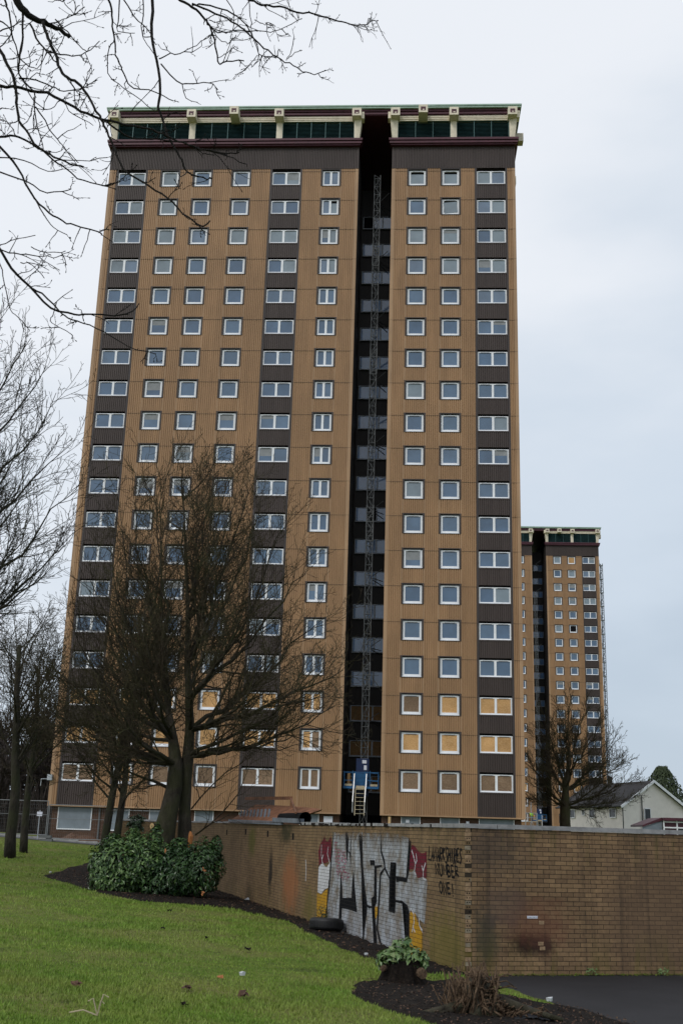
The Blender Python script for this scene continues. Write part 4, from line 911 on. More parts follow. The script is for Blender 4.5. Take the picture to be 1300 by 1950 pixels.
shrub('weed', (gq.x, gq.y, terr(gq.x, gq.y) + .03), [(0, 0, .22, .16, .12, .30), (.1, 0, .1, .22, .12, .14)], 260, .06, ['ivy_leaf', 'pale_leaf', 'ivy_leaf'], 'small dark variegated weed at the wall foot left of the tyre', 'weed')
# stump with fresh leaves
g = gp(765, 1876)
T = empty('sprouting_stump', (g.x, g.y, g.z), 0, label='dark tree stump crowned with fresh green leaves, on the soil patch', cat='stump')
mb = MB()
for i in range(8):
    a = i * .8 + .2; mb.tube([(.30 * math.cos(a), .22 * math.sin(a), -.05), (.22 * math.cos(a), .16 * math.sin(a), .14), (.19 * math.cos(a), .15 * math.sin(a), .32 + .05 * math.sin(i * 2))], [.12, .10, .085], 8)
mb.tube([(0, 0, -.05), (0, 0, .18), (.02, 0, .34)], [.26, .24, .18], 10); mb.build('stump', 'soil', T)
for pp, rr2 in (([(.26, -.2, .20), (.28, -.29, .19)], [.075, .07]), ([(-.27, -.14, .24), (-.30, -.21, .24)], [.045, .04])): mb = MB(); mb.tube(pp, rr2, 10); mb.build('cut_end', 'dead_wood', T)
pts, nr = bush_cloud(rnd, [(-.15, 0, .40, .20, .22, .13), (.16, 0, .38, .20, .22, .14), (-.02, 0, .50, .16, .2, .13), (-.30, 0, .32, .08, .12, .10), (.29, 0, .33, .09, .12, .12), (.08, 0, .56, .05, .05, .10)], 520)
mb = MB(); leaves(mb, pts, nr, .115, rnd, 3, aspect=.5); mb.build('leaves', ['laurel_leaf_light', 'laurel_leaf_mid', 'pale_leaf'], T)
# hacked stump with splintered stems
g = gp(925, 1938)
T = empty('hacked_stump', (g.x, g.y, g.z), 0, label='grey brown hacked shrub stump bristling with cut stems, nearest the camera', cat='stump')
mb = MB(); r_ = random.Random(31)
for i in range(380):
    cx = r_.uniform(-.46, .66); h = (.66 if cx < .05 else .26) * r_.uniform(.35, 1.0) * max(.3, 1 - 1.3 * abs(cx + .12)) + .05; y = r_.uniform(-.2, .25)
    x2 = cx + r_.uniform(-.14, .14); lean = r_.uniform(-.12, .12); a = (cx, y, -.02); bq = (x2, y + r_.uniform(-.1, .1), h * .55); c = (x2 + lean, y + r_.uniform(-.15, .1), h)
    w = r_.uniform(.006, .017); mb.tube([a, bq, c], [w * 1.2, w, w * .8], 5)
for i in range(50):
    a0 = r_.uniform(-3.1, .3); x0 = r_.uniform(-.2, .15); z0 = r_.uniform(.1, .5); L_ = r_.uniform(.1, .3); mb.tube([(x0, -.1, z0), (x0 + math.cos(a0) * L_ * .6, -.15 - r_.uniform(0, .1), z0 + .05), (x0 + math.cos(a0) * L_, -.2, z0 - .05 + r_.uniform(-.05, .12))], [.010, .008, .006], 5)
mb.build('cut_stems', 'dead_wood', T, smooth=True)
mb = MB()
for i in range(7):
    a = i * .9; mb.tube([(.34 * math.cos(a) - .1, .22 * math.sin(a), -.05), (.16 * math.cos(a) - .1, .12 * math.sin(a), .16), (-.1 + .08 * math.cos(a), .06 * math.sin(a), .44)], [.09, .08, .045], 8)
for x0, x1, z1 in ((-.15, -.95, .02), (-.1, -.75, .0), (.2, .9, .03)): mb.tube([(x0, -.05, .2), ((x0 + x1) / 2, -.15, .10), (x1, -.22, z1)], [.06, .045, .025], 8)
mb.build('root_mass', 'bark_main', T, smooth=True)
# black weed membrane
g = gp(985, 1944)
xs_ = np.linspace(-.85, .45, 46); ys_ = np.linspace(-.3, .25, 22); X, Y = np.meshgrid(xs_, ys_); Z = .03 + .13 * np.exp(-((X - .12) ** 2) / .03 - (Y ** 2) / .05) + .025 * smooth_noise(X, Y, 9, 12) + .01
keep = (np.abs(Y) < .24 * (1 - (np.abs(X + .2) / .75) ** 4) + .02)
vs = np.stack([X.ravel() + g.x, Y.ravel() + g.y, Z.ravel() + g.z], 1); fs = []
for j in range(21):
    for i in range(45):
        if keep[j, i] and keep[j + 1, i + 1]: a = j * 46 + i; fs.append((a, a + 1, a + 47, a + 46))
mb = MB(); mb.add([tuple(v) for v in vs], fs); o = mb.build('weed_membrane', 'membrane', smooth=True); sm = o.modifiers.new('thick', 'SOLIDIFY'); sm.thickness = .006
tag(o, 'crumpled black weed membrane sheet beside the hacked stump', 'sheet')
# leaf debris: stuff
def debris(name, poly, n, mats, size, seed, label):
    r = np.random.RandomState(seed); P = np.array(poly); x = r.uniform(P[:, 0].min(), P[:, 0].max(), n * 4); y = r.uniform(P[:, 1].min(), P[:, 1].max(), n * 4); Q = np.stack([x, y], 1); Q = Q[inpoly(Q, poly)][:n]
    mb = MB(); zz = gz(Q[:, 0], Q[:, 1]); leaves(mb, [(a, b, c + .065) for (a, b), c in zip(Q, zz)], [(0, 0, 1)] * len(Q), size, rnd, len(mats)); return tag(mb.build(name, mats), label, 'debris', kind='stuff')
debris('leaf_litter', bedA, 2600, ['brown_leaf', 'soil', 'dead_wood', 'brown_leaf'], .075, 5, 'scattered brown leaf litter along the wall bed')
debris('leaf_litter', bedB, 1600, ['brown_leaf', 'dead_wood', 'soil', 'brown_leaf'], .045, 6, 'scattered brown leaf litter around the stumps')
grs = [('on the far lawn', 700, 1690)]
def litter(px, py, s, label, mat='litter_white'):
    g = gp(px, py); mb = MB(); r = random.Random(px); n = 7
    top = [(s * math.cos(i * 6.28 / n) * r.uniform(.6, 1.1), s * .7 * math.sin(i * 6.28 / n) * r.uniform(.6, 1.1), .03 + r.uniform(0, .03)) for i in range(n)]
    mb.add([(0, 0, .03 + s * .5)] + top + [(a * .8, b * .8, .0) for a, b, c in top], [(0, i + 1, (i + 1) % n + 1) for i in range(n)] + [(i + 1, n + 1 + i, n + 1 + (i + 1) % n, (i + 1) % n + 1) for i in range(n)])
    tag(mb.build('litter', mat, loc=(g.x, g.y, g.z + .03)), label, 'litter', 'pieces of white litter on the beds')
litter(472, 1717, .14, 'white crumpled litter on the soil between the laurel shrub and the wall'); litter(179, 1667, .11, 'white litter scrap on the bare soil left of the laurel shrub'); litter(96, 1664, .07, 'tiny white litter scrap at the far left tip of the soil bed')
litter(697, 1824, .05, 'white litter scrap in the grass edge below the tyre'); litter(1045, 1911, .05, 'pale blue-white litter scrap on the grass by the asphalt'); litter(461, 1862, .05, 'white wrapper scrap lying alone out on the lawn')
def fallen(px, py, s, label, mat):
    g = gp(px, py); mb = MB(); leaves(mb, [(rnd.uniform(-.04, .04), rnd.uniform(-.04, .04), .05 + rnd.uniform(0, .02)) for _ in range(5)], [(0, -.3, 1)] * 5, s, rnd, aspect=.7)
    tag(mb.build('fallen_leaf', mat, loc=(g.x, g.y, g.z)), label, 'leaf', 'fallen leaves on the lawn')
for px, py, s, lb, mt in ((463, 1903, .12, 'dark red-brown fallen leaf lying nearest the bottom edge of the lawn', 'brown_leaf'), (472, 1814, .10, 'dark fallen leaf on the mid lawn below the white litter', 'soil'), (393, 1791, .08, 'dark fallen leaf on the lawn below the right end of the shrub', 'soil'), (323, 1738, .10, 'dark fallen leaf close under the shrub bed edge', 'soil'),
                          (145, 1884, .09, 'rusty fallen leaf on the left lawn', 'brown_leaf'), (348, 1922, .10, 'dark fallen leaf near the bottom centre-left', 'soil'), (420, 1870, .07, 'orange fallen leaf left of the white wrapper', 'dead_leaf'), (310, 1773, .07, 'small dark fallen leaf on the lawn left of centre', 'soil'), (355, 1890, .08, 'reddish fallen leaf mid-lawn', 'brown_leaf')):
    fallen(px, py, s, lb, mt)
# tufts of weeds along the right wall foot
for px, py, lb in ((1122, 1860, 'small weed tuft at the foot of the right wall, left of its centre'), (1258, 1856, 'small weed tuft at the foot of the right wall near the frame edge')):
    s, z = rw(px, py); q = WC + RD * s + RN * .06
    mb = MB(); leaves(mb, [(rnd.uniform(-.1, .1), rnd.uniform(-.05, .05), rnd.uniform(.02, .12)) for _ in range(40)], [(0, -.5, .5)] * 40, .06, rnd, aspect=.3); tag(mb.build('weed', 'laurel_leaf_light', loc=(q.x, q.y, 0)), lb, 'weed')
mb = MB(); pts = []
for i in range(900):
    s = rnd.uniform(.4, 9); q = WC + RD * s + RN * abs(rnd.gauss(0, .05)); pts.append((q.x, q.y, rnd.uniform(.0, .03)))
leaves(mb, pts, [(0, -.3, 1)] * len(pts), .045, rnd); tag(mb.build('moss', 'lawn'), 'thin moss line along the foot of the right wall', 'moss', kind='stuff')
# pale twigs at the bottom edge
g = gp(185, 1940); mb = MB()
for dx, dz in ((-.28, .05), (-.1, .16), (.06, .14), (.1, .2)): mb.tube([(0, 0, .03), (dx * .5, -.02, dz + .03), (dx, 0, dz)], .007, 5)
tag(mb.build('bare_twig', 'plywood_edge', loc=g), 'pale dry twig sticking out of the grass at the bottom left', 'twig')
mb = MB(); r_ = random.Random(3); g = atY(150, 1601, 76)
mb2 = MB()
n = 26; X, Y = np.meshgrid(np.linspace(-2.2, 2.2, n), np.linspace(-.7, .7, 10)); Z = .55 * np.exp(-(X ** 2) / 1.6 - Y ** 2 / .25) * (1 + .4 * smooth_noise(X, Y, 4, 3)) - .03
mb.add(np.stack([X.ravel(), Y.ravel(), Z.ravel()], 1).tolist(), [(j * n + i, j * n + i + 1, (j + 1) * n + i + 1, (j + 1) * n + i) for j in range(9) for i in range(n - 1)])
tag(mb.build('leaf_heap', 'brown_leaf', loc=(g.x, g.y, terr(g.x, g.y))), 'low heap of brown leaves and soil against the brick base of the near tower', 'heap')
# ================================================================ FENCE
def fence_panel(i, a, b, label):
    T = empty('fence_panel', (a[0], a[1], terr(*a)), math.atan2(b[1] - a[1], b[0] - a[0]), label=label, cat='fence', group='temporary mesh fence panels')
    L_ = math.dist(a, b) - .08; mb = MB()
    for x in (0, L_): mb.tube([(x, 0, .05), (x, 0, 2.0)], .027, 6)
    for z in (.15, 2.0): mb.tube([(0, 0, z), (L_, 0, z)], .024, 6)
    mb.tube([(0, 0, 1.25), (L_, 0, 1.25)], .014, 5); mb.build('panel_frame', 'fence_wire', T)
    mb = MB()
    for k in range(1, 30): x = L_ * k / 30; mb.bar((x, 0, .15), (x, 0, 2.0), .0035)
    for k in range(1, 9): z = .15 + 1.85 * k / 9; mb.bar((0, 0, z), (L_, 0, z), .0035)
    mb.build('wire_mesh', 'fence_wire', T)
    for x in (0, L_): mb = MB(); mb.box(x - .35, x + .35, -.12, .12, -.02, .12); mb.build('foot_block', 'lead_grey', T)
fp = []
for k in range(6): q = atY(88, 1609, 66); fp.append((q.x - 3.5 * (2 - k) * -1 if False else q.x + 3.5 * (k - 3), q.y + .35 * (3 - k) * .6))
names = ['leftmost mesh fence panel, beyond the two left trees', 'second mesh fence panel from the left edge', 'mesh fence panel between the left tree trunks and the tower corner', 'mesh fence panel in front of the first shuttered window', 'mesh fence panel in front of the tower base behind the twin-stemmed tree']
for k in range(5): fence_panel(k, fp[k], fp[k + 1], names[k])
q = atY(74, 1570, 69); sg = empty('site_notice', (q.x, q.y, terr(q.x, q.y)), 0, label='small white notice hung on the far fence', cat='sign'); mb = MB(); mb.box(-.16, .16, 0, .02, 1.35, 1.60); mb.build('board', 'paper_white', sg); mb = MB(); mb.bar((0, .03, 0), (0, .03, 1.7), .05); mb.build('post', 'galvanised', sg)
# ================================================================ TREES
class Tree:
    def __init__(s, seed): s.r = random.Random(seed); s.a = MB(); s.c = MB()
    def perp(s, d):
        v = Vector((s.r.gauss(0, 1), s.r.gauss(0, 1), s.r.gauss(0, 1))); v = v - d * v.dot(d); return v.normalized()
    def limb(s, p, d, L_, r0, lv, sp):
        r = s.r; n = sp['seg'][lv]; st = L_ / n; pts = [p.copy()]; dirs = [d.copy()]; d = d.copy(); kink = sp['kink'][lv]; up = sp['up'][lv]
        for i in range(n):
            d = d + Vector((r.gauss(0, kink), r.gauss(0, kink), r.gauss(0, kink) + up)); d.normalize(); p = p + d * st; pts.append(p.copy()); dirs.append(d.copy())
        tip = sp['tip'][lv]; rad = [max(sp['rmin'], r0 * (1 - (1 - tip) * (i / n) ** .85)) for i in range(n + 1)]
        (s.a if lv < sp.get('split', 2) else s.c).tube(pts, rad, sp['sides'][lv], lv == 0)
        if lv + 1 >= len(sp['seg']): return
        nc = sp['n'][lv]; nc = max(1, int(round(nc * (r.uniform(.8, 1.2) if nc > 2 else 1) * (min(1.3, L_ / sp['ref'][lv]) if lv else 1)))); t0 = sp['t0'][lv]
        for k in range(nc):
            t = t0 + (1 - t0) * (k + r.uniform(.1, .9)) / nc; f = t * n; i = min(n - 1, int(f)); q = pts[i].lerp(pts[i + 1], f - i); dd = dirs[i + 1]
            an = R(r.gauss(sp['ang'][lv], 9)); side = s.perp(dd)
            if sp.get('flat') and lv >= 1: side.z = abs(side.z) * .6 + .1; side.normalize()
            cd = dd * math.cos(an) + side * math.sin(an); cd.normalize()
            cl = L_ * sp['ratio'][lv] * (1.12 - sp['fall'][lv] * t) * r.uniform(.7, 1.2); cr0 = (rad[i] * (1 - (f - i)) + rad[min(n, i + 1)] * (f - i)) * sp['rr'][lv]
            s.limb(q, cd, cl, cr0, lv + 1, sp)
    def limb_to(s, o, tgt, r0, lv, sp, sag=.12):
        r = s.r; d = tgt - o; L_ = d.length; n = 9; side = s.perp(d.normalized()) * L_ * .06
        out = Vector((d.x, d.y, 0)); c1 = o + d * .45 + out * sag - Vector((0, 0, sag * L_ * .55)) + side
        pts = []; 
        for i in range(n + 1):
            u = i / n; q = o * (1 - u) ** 2 + c1 * 2 * u * (1 - u) + tgt * u * u
            if 0 < i: q = q + Vector((r.gauss(0, .012), r.gauss(0, .012), r.gauss(0, .012))) * L_
            pts.append(q)
        rad = [max(sp['rmin'], r0 * (1 - .9 * (i / n) ** .8)) for i in range(n + 1)]; s.a.tube(pts, rad, sp['sides'][lv], False)
        nc = int(sp['n'][lv] * min(1.35, max(.6, L_ / sp['ref'][lv])))
        for k in range(nc):
            t = .14 + .86 * ((k + r.random()) / nc) ** .85; f = t * n; i = min(n - 1, int(f)); q = pts[i].lerp(pts[i + 1], f - i); dd = (pts[i + 1] - pts[i]).normalized()
            an = R(r.gauss(sp['ang'][lv], 10)); sd = s.perp(dd); sd.z += .25; sd.normalize(); cd = (dd * math.cos(an) + sd * math.sin(an)).normalized()
            s.limb(q, cd, r.uniform(.75, 1.25) * sp['l2'] * (1.15 - .45 * t), max(.012, rad[i] * .5), lv + 1, sp)
    def finish(s, name, base, mats, **k):
        T = empty(name, base, 0, **k); b = Vector(base)
        for m, nm, mt in ((s.a, 'trunk', mats[0]), (s.c, 'crown', mats[1])):
            if m.v: m.v = [(x - b.x, y - b.y, z - b.z) for x, y, z in m.v]; m.build(nm, mt, T, smooth=(nm == 'trunk'))
        return T
SPEC = dict(seg=[7, 7, 5, 4, 3], kink=[.05, .09, .13, .17, .2], up=[.03, .05, .06, .05, .04], tip=[.35, .18, .25, .35, .5], rmin=.0045, sides=[10, 6, 4, 3, 3], n=[12, 11, 7, 4], ref=[5, 6, 2.6, 1.2], t0=[.2, .18, .15, .1], ang=[38, 38, 42, 45], ratio=[.7, .38, .42, .5], fall=[.3, .55, .5, .5], rr=[.6, .5, .6, .7], split=2)
# --- big tree beside the wall
g = atY(330, 1630, 38.6); gz0 = terr(g.x, g.y); base = Vector((g.x, g.y, gz0))
t = Tree(7); K = 38.6 / FPX
def mp(px, py, dy=0): v = atY(px, py, 38.6 + dy); return v
tr1 = [mp(303, 1640, -.3), mp(312, 1590, -.3), mp(322, 1545, -.25), mp(332, 1500, -.15), mp(335, 1455, -.1), mp(330, 1410, 0), mp(322, 1360, .1)]
tr1[0].z = gz0 - .1
t.a.tube(tr1, [.46, .37, .30, .27, .24, .17, .12], 14)
t.a.tube([tr1[0] + Vector((-.2, -.2, -.05)), tr1[0] + Vector((-.05, 0, .7)), tr1[1] + Vector((.05, 0, .3))], [.3, .2, .1], 8)
tr2 = [mp(358, 1640, .2), mp(352, 1590, .2), mp(352, 1540, .2), mp(354, 1490, .15), mp(358, 1440, .1), mp(362, 1390, 0), mp(360, 1330, -.1), mp(357, 1260, -.1), mp(358, 1180, 0), mp(356, 1100, .1), mp(352, 1010, .2), mp(348, 930, .2)]
tr2[0].z = gz0 - .1
t.a.tube(tr2, [.32, .24, .20, .20, .20, .16, .13, .105, .08, .055, .035, .018], 12)
sp = dict(SPEC); sp['n'] = [0, 19, 12, 6]; sp['ref'] = [5, 6, 2.6, 1.2]; sp['ratio'] = [.7, .42, .44, .5]; sp['rmin'] = .0060; sp['t0'] = [.2, .10, .08, .1]; sp['fall'] = [.3, .6, .5, .5]; sp['kink'] = [.05, .10, .15, .18, .2]
def go(o, pt, L_, r0, dy=0, sp_=None, lv=1):
    tgt = mp(pt[0], pt[1], dy); d = (tgt - o); LL = d.length if L_ is None else L_; d.normalize(); t.limb(o, d, LL, r0, lv, sp_ or sp)
O1 = tr1[4]; O1b = tr1[6]; O2 = tr2[4]; O2b = tr2[5]
sp['l2'] = 2.3; sp['n'] = [0, 17, 8, 6]; sp['ratio'] = [.7, .42, .46, .5]; sp['up'] = [.03, .05, .09, .08, .05]; sp['ang'] = [38, 36, 38, 42]
for oi, pt, r0, dy in ((4, (100, 1372), .10, -1.0), (4, (62, 1325), .12, .6), (4, (95, 1262), .11, -1.8), (5, (140, 1190), .11, .8), (5, (170, 1110), .10, -1.2), (6, (205, 1020), .10, .5), (6, (255, 945), .10, -.8), (6, (225, 975), .07, 1.8), (6, (280, 905), .07, -1.6), (5, (165, 1060), .07, 1.2), (6, (310, 895), .09, .8),
                      (5, (190, 1240), .10, 3.2), (5, (230, 1150), .09, -3.4), (6, (260, 1060), .09, 2.6), (6, (300, 980), .08, -2.0), (4, (215, 1330), .09, -3.6), (4, (150, 1420), .07, .8), (4, (235, 1440), .06, -2.0), (5, (120, 1300), .08, 2.6), (6, (290, 1130), .08, 3.6), (5, (280, 1210), .08, -4.0), (4, (180, 1370), .08, 2.2)):
    t.limb_to(tr1[oi], mp(pt[0], pt[1], dy), r0, 1, sp)
for oi, pt, r0, dy in ((4, (590, 1398), .09, -.8), (4, (640, 1345), .10, .7), (5, (655, 1275), .11, -1.0), (5, (615, 1170), .10, 1.0), (6, (580, 1085), .10, -1.2), (6, (530, 1000), .10, .8), (7, (475, 925), .09, -.6), (8, (405, 885), .07, .5), (9, (345, 885), .05, -.3),
                      (5, (540, 1220), .10, 3.2), (5, (510, 1280), .09, -3.4), (6, (480, 1110), .09, -2.8), (7, (440, 1020), .08, 2.4), (7, (420, 1090), .08, -3.2), (4, (530, 1370), .08, 2.6), (4, (470, 1400), .06, -2.4), (6, (450, 1180), .08, 4.0), (8, (440, 960), .06, -1.8), (8, (370, 960), .06, 2.4), (7, (500, 945), .07, 1.6), (7, (440, 895), .06, -1.4), (8, (380, 910), .05, 1.2), (4, (590, 1310), .08, -2.6), (5, (400, 1200), .07, -4.2), (6, (370, 1120), .07, 3.6)):
    t.limb_to(tr2[oi], mp(pt[0], pt[1], dy), r0, 1, sp)
for i in range(5, 11):
    for _ in range(2): t.limb(tr2[i].lerp(tr2[i + 1], t.r.random()), (t.perp(Vector((0, 0, 1))) + Vector((0, 0, .9))).normalized(), t.r.uniform(1.8, 3.0), .035, 2, sp)
t.limb(mp(320, 1500), Vector((-.9, -.3, .15)).normalized(), 2.6, .06, 2, sp); t.limb(mp(372, 1590, .2), Vector((.75, -.2, .45)).normalized(), 3.4, .035, 2, sp); t.limb(mp(365, 1540, .2), Vector((.7, -.4, .55)).normalized(), 3.0, .035, 2, sp)
MT = t.finish('bare_tree', base, ['bark_main', 'twig_dark'], label='large bare twin-trunked tree standing in front of the near tower beside the brick wall', cat='tree')
q = mp(290, 1573, -.65); mb = MB(); v = q - base; mb.tube([(v.x + .25, v.y + .3, v.z - .05), (v.x, v.y, v.z)], [.11, .10], 12); c_ = mb.build('sawn_branch', 'bark_main', MT); mb = MB(); mb.tube([(v.x, v.y, v.z), (v.x - .01, v.y - .012, v.z)], [.093, .090], 14); mb.build('sawn_face', 'cut_wood', c_)
q = mp(362, 1592, -.22); v = q - base; mb = MB(); mb.tube([(v.x, v.y, v.z - .5), (v.x + .03, v.y - .02, v.z), (v.x, v.y, v.z + .15)], [.06, .09, .03], 6); mb.build('bark_wound', 'fresh_wood', MT)
# --- twin-stemmed slim tree
def simple_tree(seed, base, stems, spec, name, mats, **k):
    t = Tree(seed); base = Vector(base)
    for dx, dy, d, L_, r0 in stems: t.limb(base + Vector((dx, dy, -.15)), Vector(d).normalized(), L_, r0, 0, spec)
    return t.finish(name, base, mats, **k)
s1_ = dict(SPEC); s1_.update(n=[20, 11, 7, 4], t0=[.30, .15, .1, .1], ang=[48, 42, 42, 45], ratio=[.38, .42, .45, .5], seg=[9, 6, 4, 3, 3], up=[.02, .06, .05, .05, .04], kink=[.035, .1, .14, .17, .2], ref=[5, 3.2, 1.4, .7], rmin=.008, rr=[.36, .5, .6, .7])
q = atY(203, 1610, 47.5)
simple_tree(31, (q.x, q.y, terr(q.x, q.y)), [(-.15, 0, (.02, 0, 1), 9.6, .20), (.15, 0, (.14, .05, 1), 8.6, .19)], s1_, 'bare_tree', ['bark_grey', 'twig_dark'], label='slim two-stemmed bare tree before the tower corner, left of the big tree', cat='tree')
# --- two trunks far left
q = atY(20, 1628, 52); q2 = atY(46, 1620, 55)
s2_ = dict(s1_); s2_.update(n=[24, 13, 8, 4], t0=[.36, .15, .1, .1], ratio=[.50, .42, .45, .5], ang=[44, 40, 42, 45], ref=[5, 5, 2, 1], kink=[.06, .1, .14, .17, .2], up=[.02, .07, .06, .05, .04])
simple_tree(41, (q.x, q.y, terr(q.x, q.y)), [(0, 0, (-.05, 0, 1), 9.6, .27)], s2_, 'bare_tree', ['bark_grey', 'twig_dark'], label='bare tree with the thicker straight trunk at the left edge of the lawn', cat='tree')
simple_tree(42, (q2.x, q2.y, terr(q2.x, q2.y)), [(0, 0, (-.05, 0, 1), 8.8, .20)], s2_, 'bare_tree', ['bark_grey', 'twig_dark'], label='bare tree with a thinner trunk just right of the leftmost trunk', cat='tree')
# --- tree whose crown comes in from the left
q = atY(-215, 1600, 36); s3 = dict(SPEC); s3.update(n=[32, 22, 11, 5], t0=[.30, .15, .12, .1], ang=[58, 36, 38, 42], ratio=[.46, .42, .42, .5], ref=[5, 8, 3, 1.3], up=[.02, .05, .08, .07, .05], rmin=.0095, rr=[.34, .45, .6, .7])
t = Tree(53); base = Vector((q.x, q.y, terr(q.x, q.y))); m3p = lambda px, py, dy=0: atY(px, py, 36 + dy)
tk = [base - Vector((0, 0, .2)), m3p(-213, 1500), m3p(-208, 1380), m3p(-200, 1250), m3p(-192, 1130), m3p(-180, 1000), m3p(-165, 880), m3p(-150, 760), m3p(-140, 660)]
t.a.tube(tk, [.40, .32, .30, .27, .24, .20, .16, .10, .04], 12); s3['l2'] = 2.2; s3['n'] = [0, 18, 9, 5]; s3['rmin'] = .0075; s3['ang'] = [38, 32, 34, 40]; s3['up'] = [0, .05, .10, .08, .05]; s3['ratio'] = [.5, .42, .46, .5]
for oi, pt, r0, dy in ((6, (-60, 570), .08, -1), (6, (5, 585), .09, .8), (5, (55, 640), .10, -1.2), (5, (95, 690), .10, 1), (4, (115, 765), .10, -1.6), (4, (130, 850), .10, .8), (3, (142, 930), .11, -.6), (3, (142, 1015), .11, 1.5), (3, (110, 1085), .10, -1.5), (2, (60, 1100), .09, .6), (5, (20, 720), .08, 2.8), (4, (50, 830), .09, -3), (4, (70, 920), .09, 2.8), (3, (60, 1010), .09, -3.2), (3, (10, 950), .08, 3.4), (5, (-30, 660), .08, -2.8), (2, (20, 1050), .08, 2.4), (6, (-230, 580), .09, 0), (5, (-330, 700), .10, 1), (4, (-380, 850), .10, -1), (3, (-390, 1000), .10, 1), (5, (-200, 640), .08, -3), (4, (-260, 800), .08, 3.5)):
    t.limb_to(tk[oi], m3p(pt[0], pt[1], dy), r0, 1, s3, .10)
t.finish('bare_tree', base, ['bark_grey', 'bark_grey'], label='bare tree whose fine upswept crown enters from the left edge above the lawn trees', cat='tree')
# --- tree before the distant tower
q = atY(1075, 1590, 92); s4_ = dict(SPEC); s4_.update(n=[30, 18, 11, 5], t0=[.22, .15, .1, .1], ang=[52, 30, 34, 38], ratio=[.68, .42, .42, .5], fall=[.30, .5, .5, .5], ref=[5, 5, 2, 1], rmin=.014, rr=[.42, .5, .6, .7], up=[.02, .10, .07, .05, .04], seg=[6, 7, 5, 3, 3])
t = Tree(61); K2 = 92; m2p = lambda px, py, dy=0: atY(px, py, K2 + dy); base = Vector((q.x, q.y, terr(q.x, q.y)))
tk = [base - Vector((0, 0, .2)), m2p(1075, 1560), m2p(1075, 1535), m2p(1076, 1505), m2p(1080, 1470), m2p(1084, 1430)]
t.a.tube(tk, [.50, .42, .40, .26, .17, .10], 10); s4_['l2'] = 1.9; s4_['n'] = [0, 17, 9, 5]; s4_['rmin'] = .0105; s4_['ang'] = [38, 26, 30, 36]; s4_['up'] = [0, .05, .08, .06, .04]
for oi, pt, r0, dy in ((2, (1010, 1490), .11, .5), (2, (1003, 1440), .12, -1), (3, (1018, 1400), .10, 1.5), (3, (1035, 1365), .10, -1.2), (3, (1060, 1345), .10, .8), (4, (1085, 1335), .09, -.6), (4, (1115, 1340), .09, 1.0), (4, (1145, 1362), .09, -1.5), (3, (1172, 1400), .11, .8), (3, (1195, 1445), .11, -.8), (2, (1210, 1485), .11, .6), (2, (1205, 1520), .08, -.8), (2, (1150, 1540), .06, .4), (2, (1015, 1525), .07, -.3),
                       (3, (1040, 1430), .09, 3.4), (3, (1100, 1400), .09, -3.4), (3, (1130, 1430), .09, 3.2), (3, (1055, 1410), .09, -3.2), (2, (1160, 1470), .09, -3.0), (2, (1040, 1480), .08, -2.8), (2, (1130, 1500), .08, 3.0), (4, (1075, 1380), .08, 2.2), (3, (1170, 1440), .08, 2.2)):
    t.limb_to(tk[oi], m2p(pt[0], pt[1], dy), r0, 1, s4_, .10)
t.finish('bare_tree', base, ['twig_dark', 'twig_dark'], label='round-headed bare tree standing before the distant tower, behind the right wall', cat='tree')
# --- trees behind the house, and the wood at the left
sf = dict(SPEC); sf.update(seg=[6, 5, 4, 3], n=[16, 10, 6], t0=[.2, .15, .1], ang=[45, 40, 42], ratio=[.5, .42, .45], fall=[.5, .5, .5], ref=[5, 5, 2], rmin=.022, sides=[7, 4, 3, 3], kink=[.06, .12, .16, .2], up=[.02, .06, .06, .05], tip=[.3, .25, .35, .5], rr=[.55, .55, .6])
q = atY(1292, 1600, 190); bt_ = simple_tree(71, (q.x, q.y, 1.0), [(0, 0, (0, 0, 1), 11.0, .3)], sf, 'bare_tree', ['twig_far', 'twig_far'], label='small pale bare tree beyond the white gabled house at the right edge', cat='tree')
q = atY(1266, 1600, 170); T = empty('conifer', (q.x, q.y, 1.0), 0, label='dark green conifer rising behind the white gabled house', cat='tree')
mb = MB(); mb.tube([(0, 0, -.2), (0, 0, 9)], [.3, .1], 8); mb.build('trunk', 'bark_grey', T)
r_ = random.Random(8); pts = []; nr = []
for _ in range(5200):
    a = r_.uniform(0, 6.28); z = r_.uniform(1, 12.0); rr_ = (4.2 * (1 - (z / 12.6) ** 2.4) + .2) * r_.uniform(.6, 1.08); pts.append((rr_ * math.cos(a), rr_ * math.sin(a), z)); nr.append((math.cos(a), math.sin(a), .4))
mb = MB(); leaves(mb, pts, nr, .55, r_); mb.build('crown', 'conifer_leaf', T)
sw = dict(sf); sw.update(rmin=.035, n=[26, 14, 8])
protos = [simple_tree(80 + i, (0, 0, 0), [(0, 0, (0, 0, 1), h, .28)], sw, 'woodland_tree', ['twig_far', 'twig_far']) for i, h in enumerate((9.5, 11.5, 8.0))]
r_ = random.Random(12); k = 0
WT = [(-36.5, 118), (-33, 108), (-30.2, 122), (-27.5, 112), (-25.6, 128), (-41, 112), (-38, 128), (-34.5, 138), (-31, 142), (-28, 136), (-45, 124), (-43, 135), (-23.8, 118), (-48, 118), (-40, 145), (-36, 104), (-52, 130), (-29.4, 102)]
desc = ['front', 'tall', 'low']
for i, (x, y) in enumerate(WT):
    p_ = protos[i % 3]; o = p_ if i < 3 else copy_tree(p_); o.location = (x, y, 1.0); o.rotation_euler = (0, 0, r_.uniform(0, 6.28)); s_ = r_.uniform(.85, 1.15); o.scale = (s_, s_, s_)
    tag(o, 'bare woodland tree in the dark wood beyond the fence at the left', 'tree', 'bare trees in the wood beyond the fence')
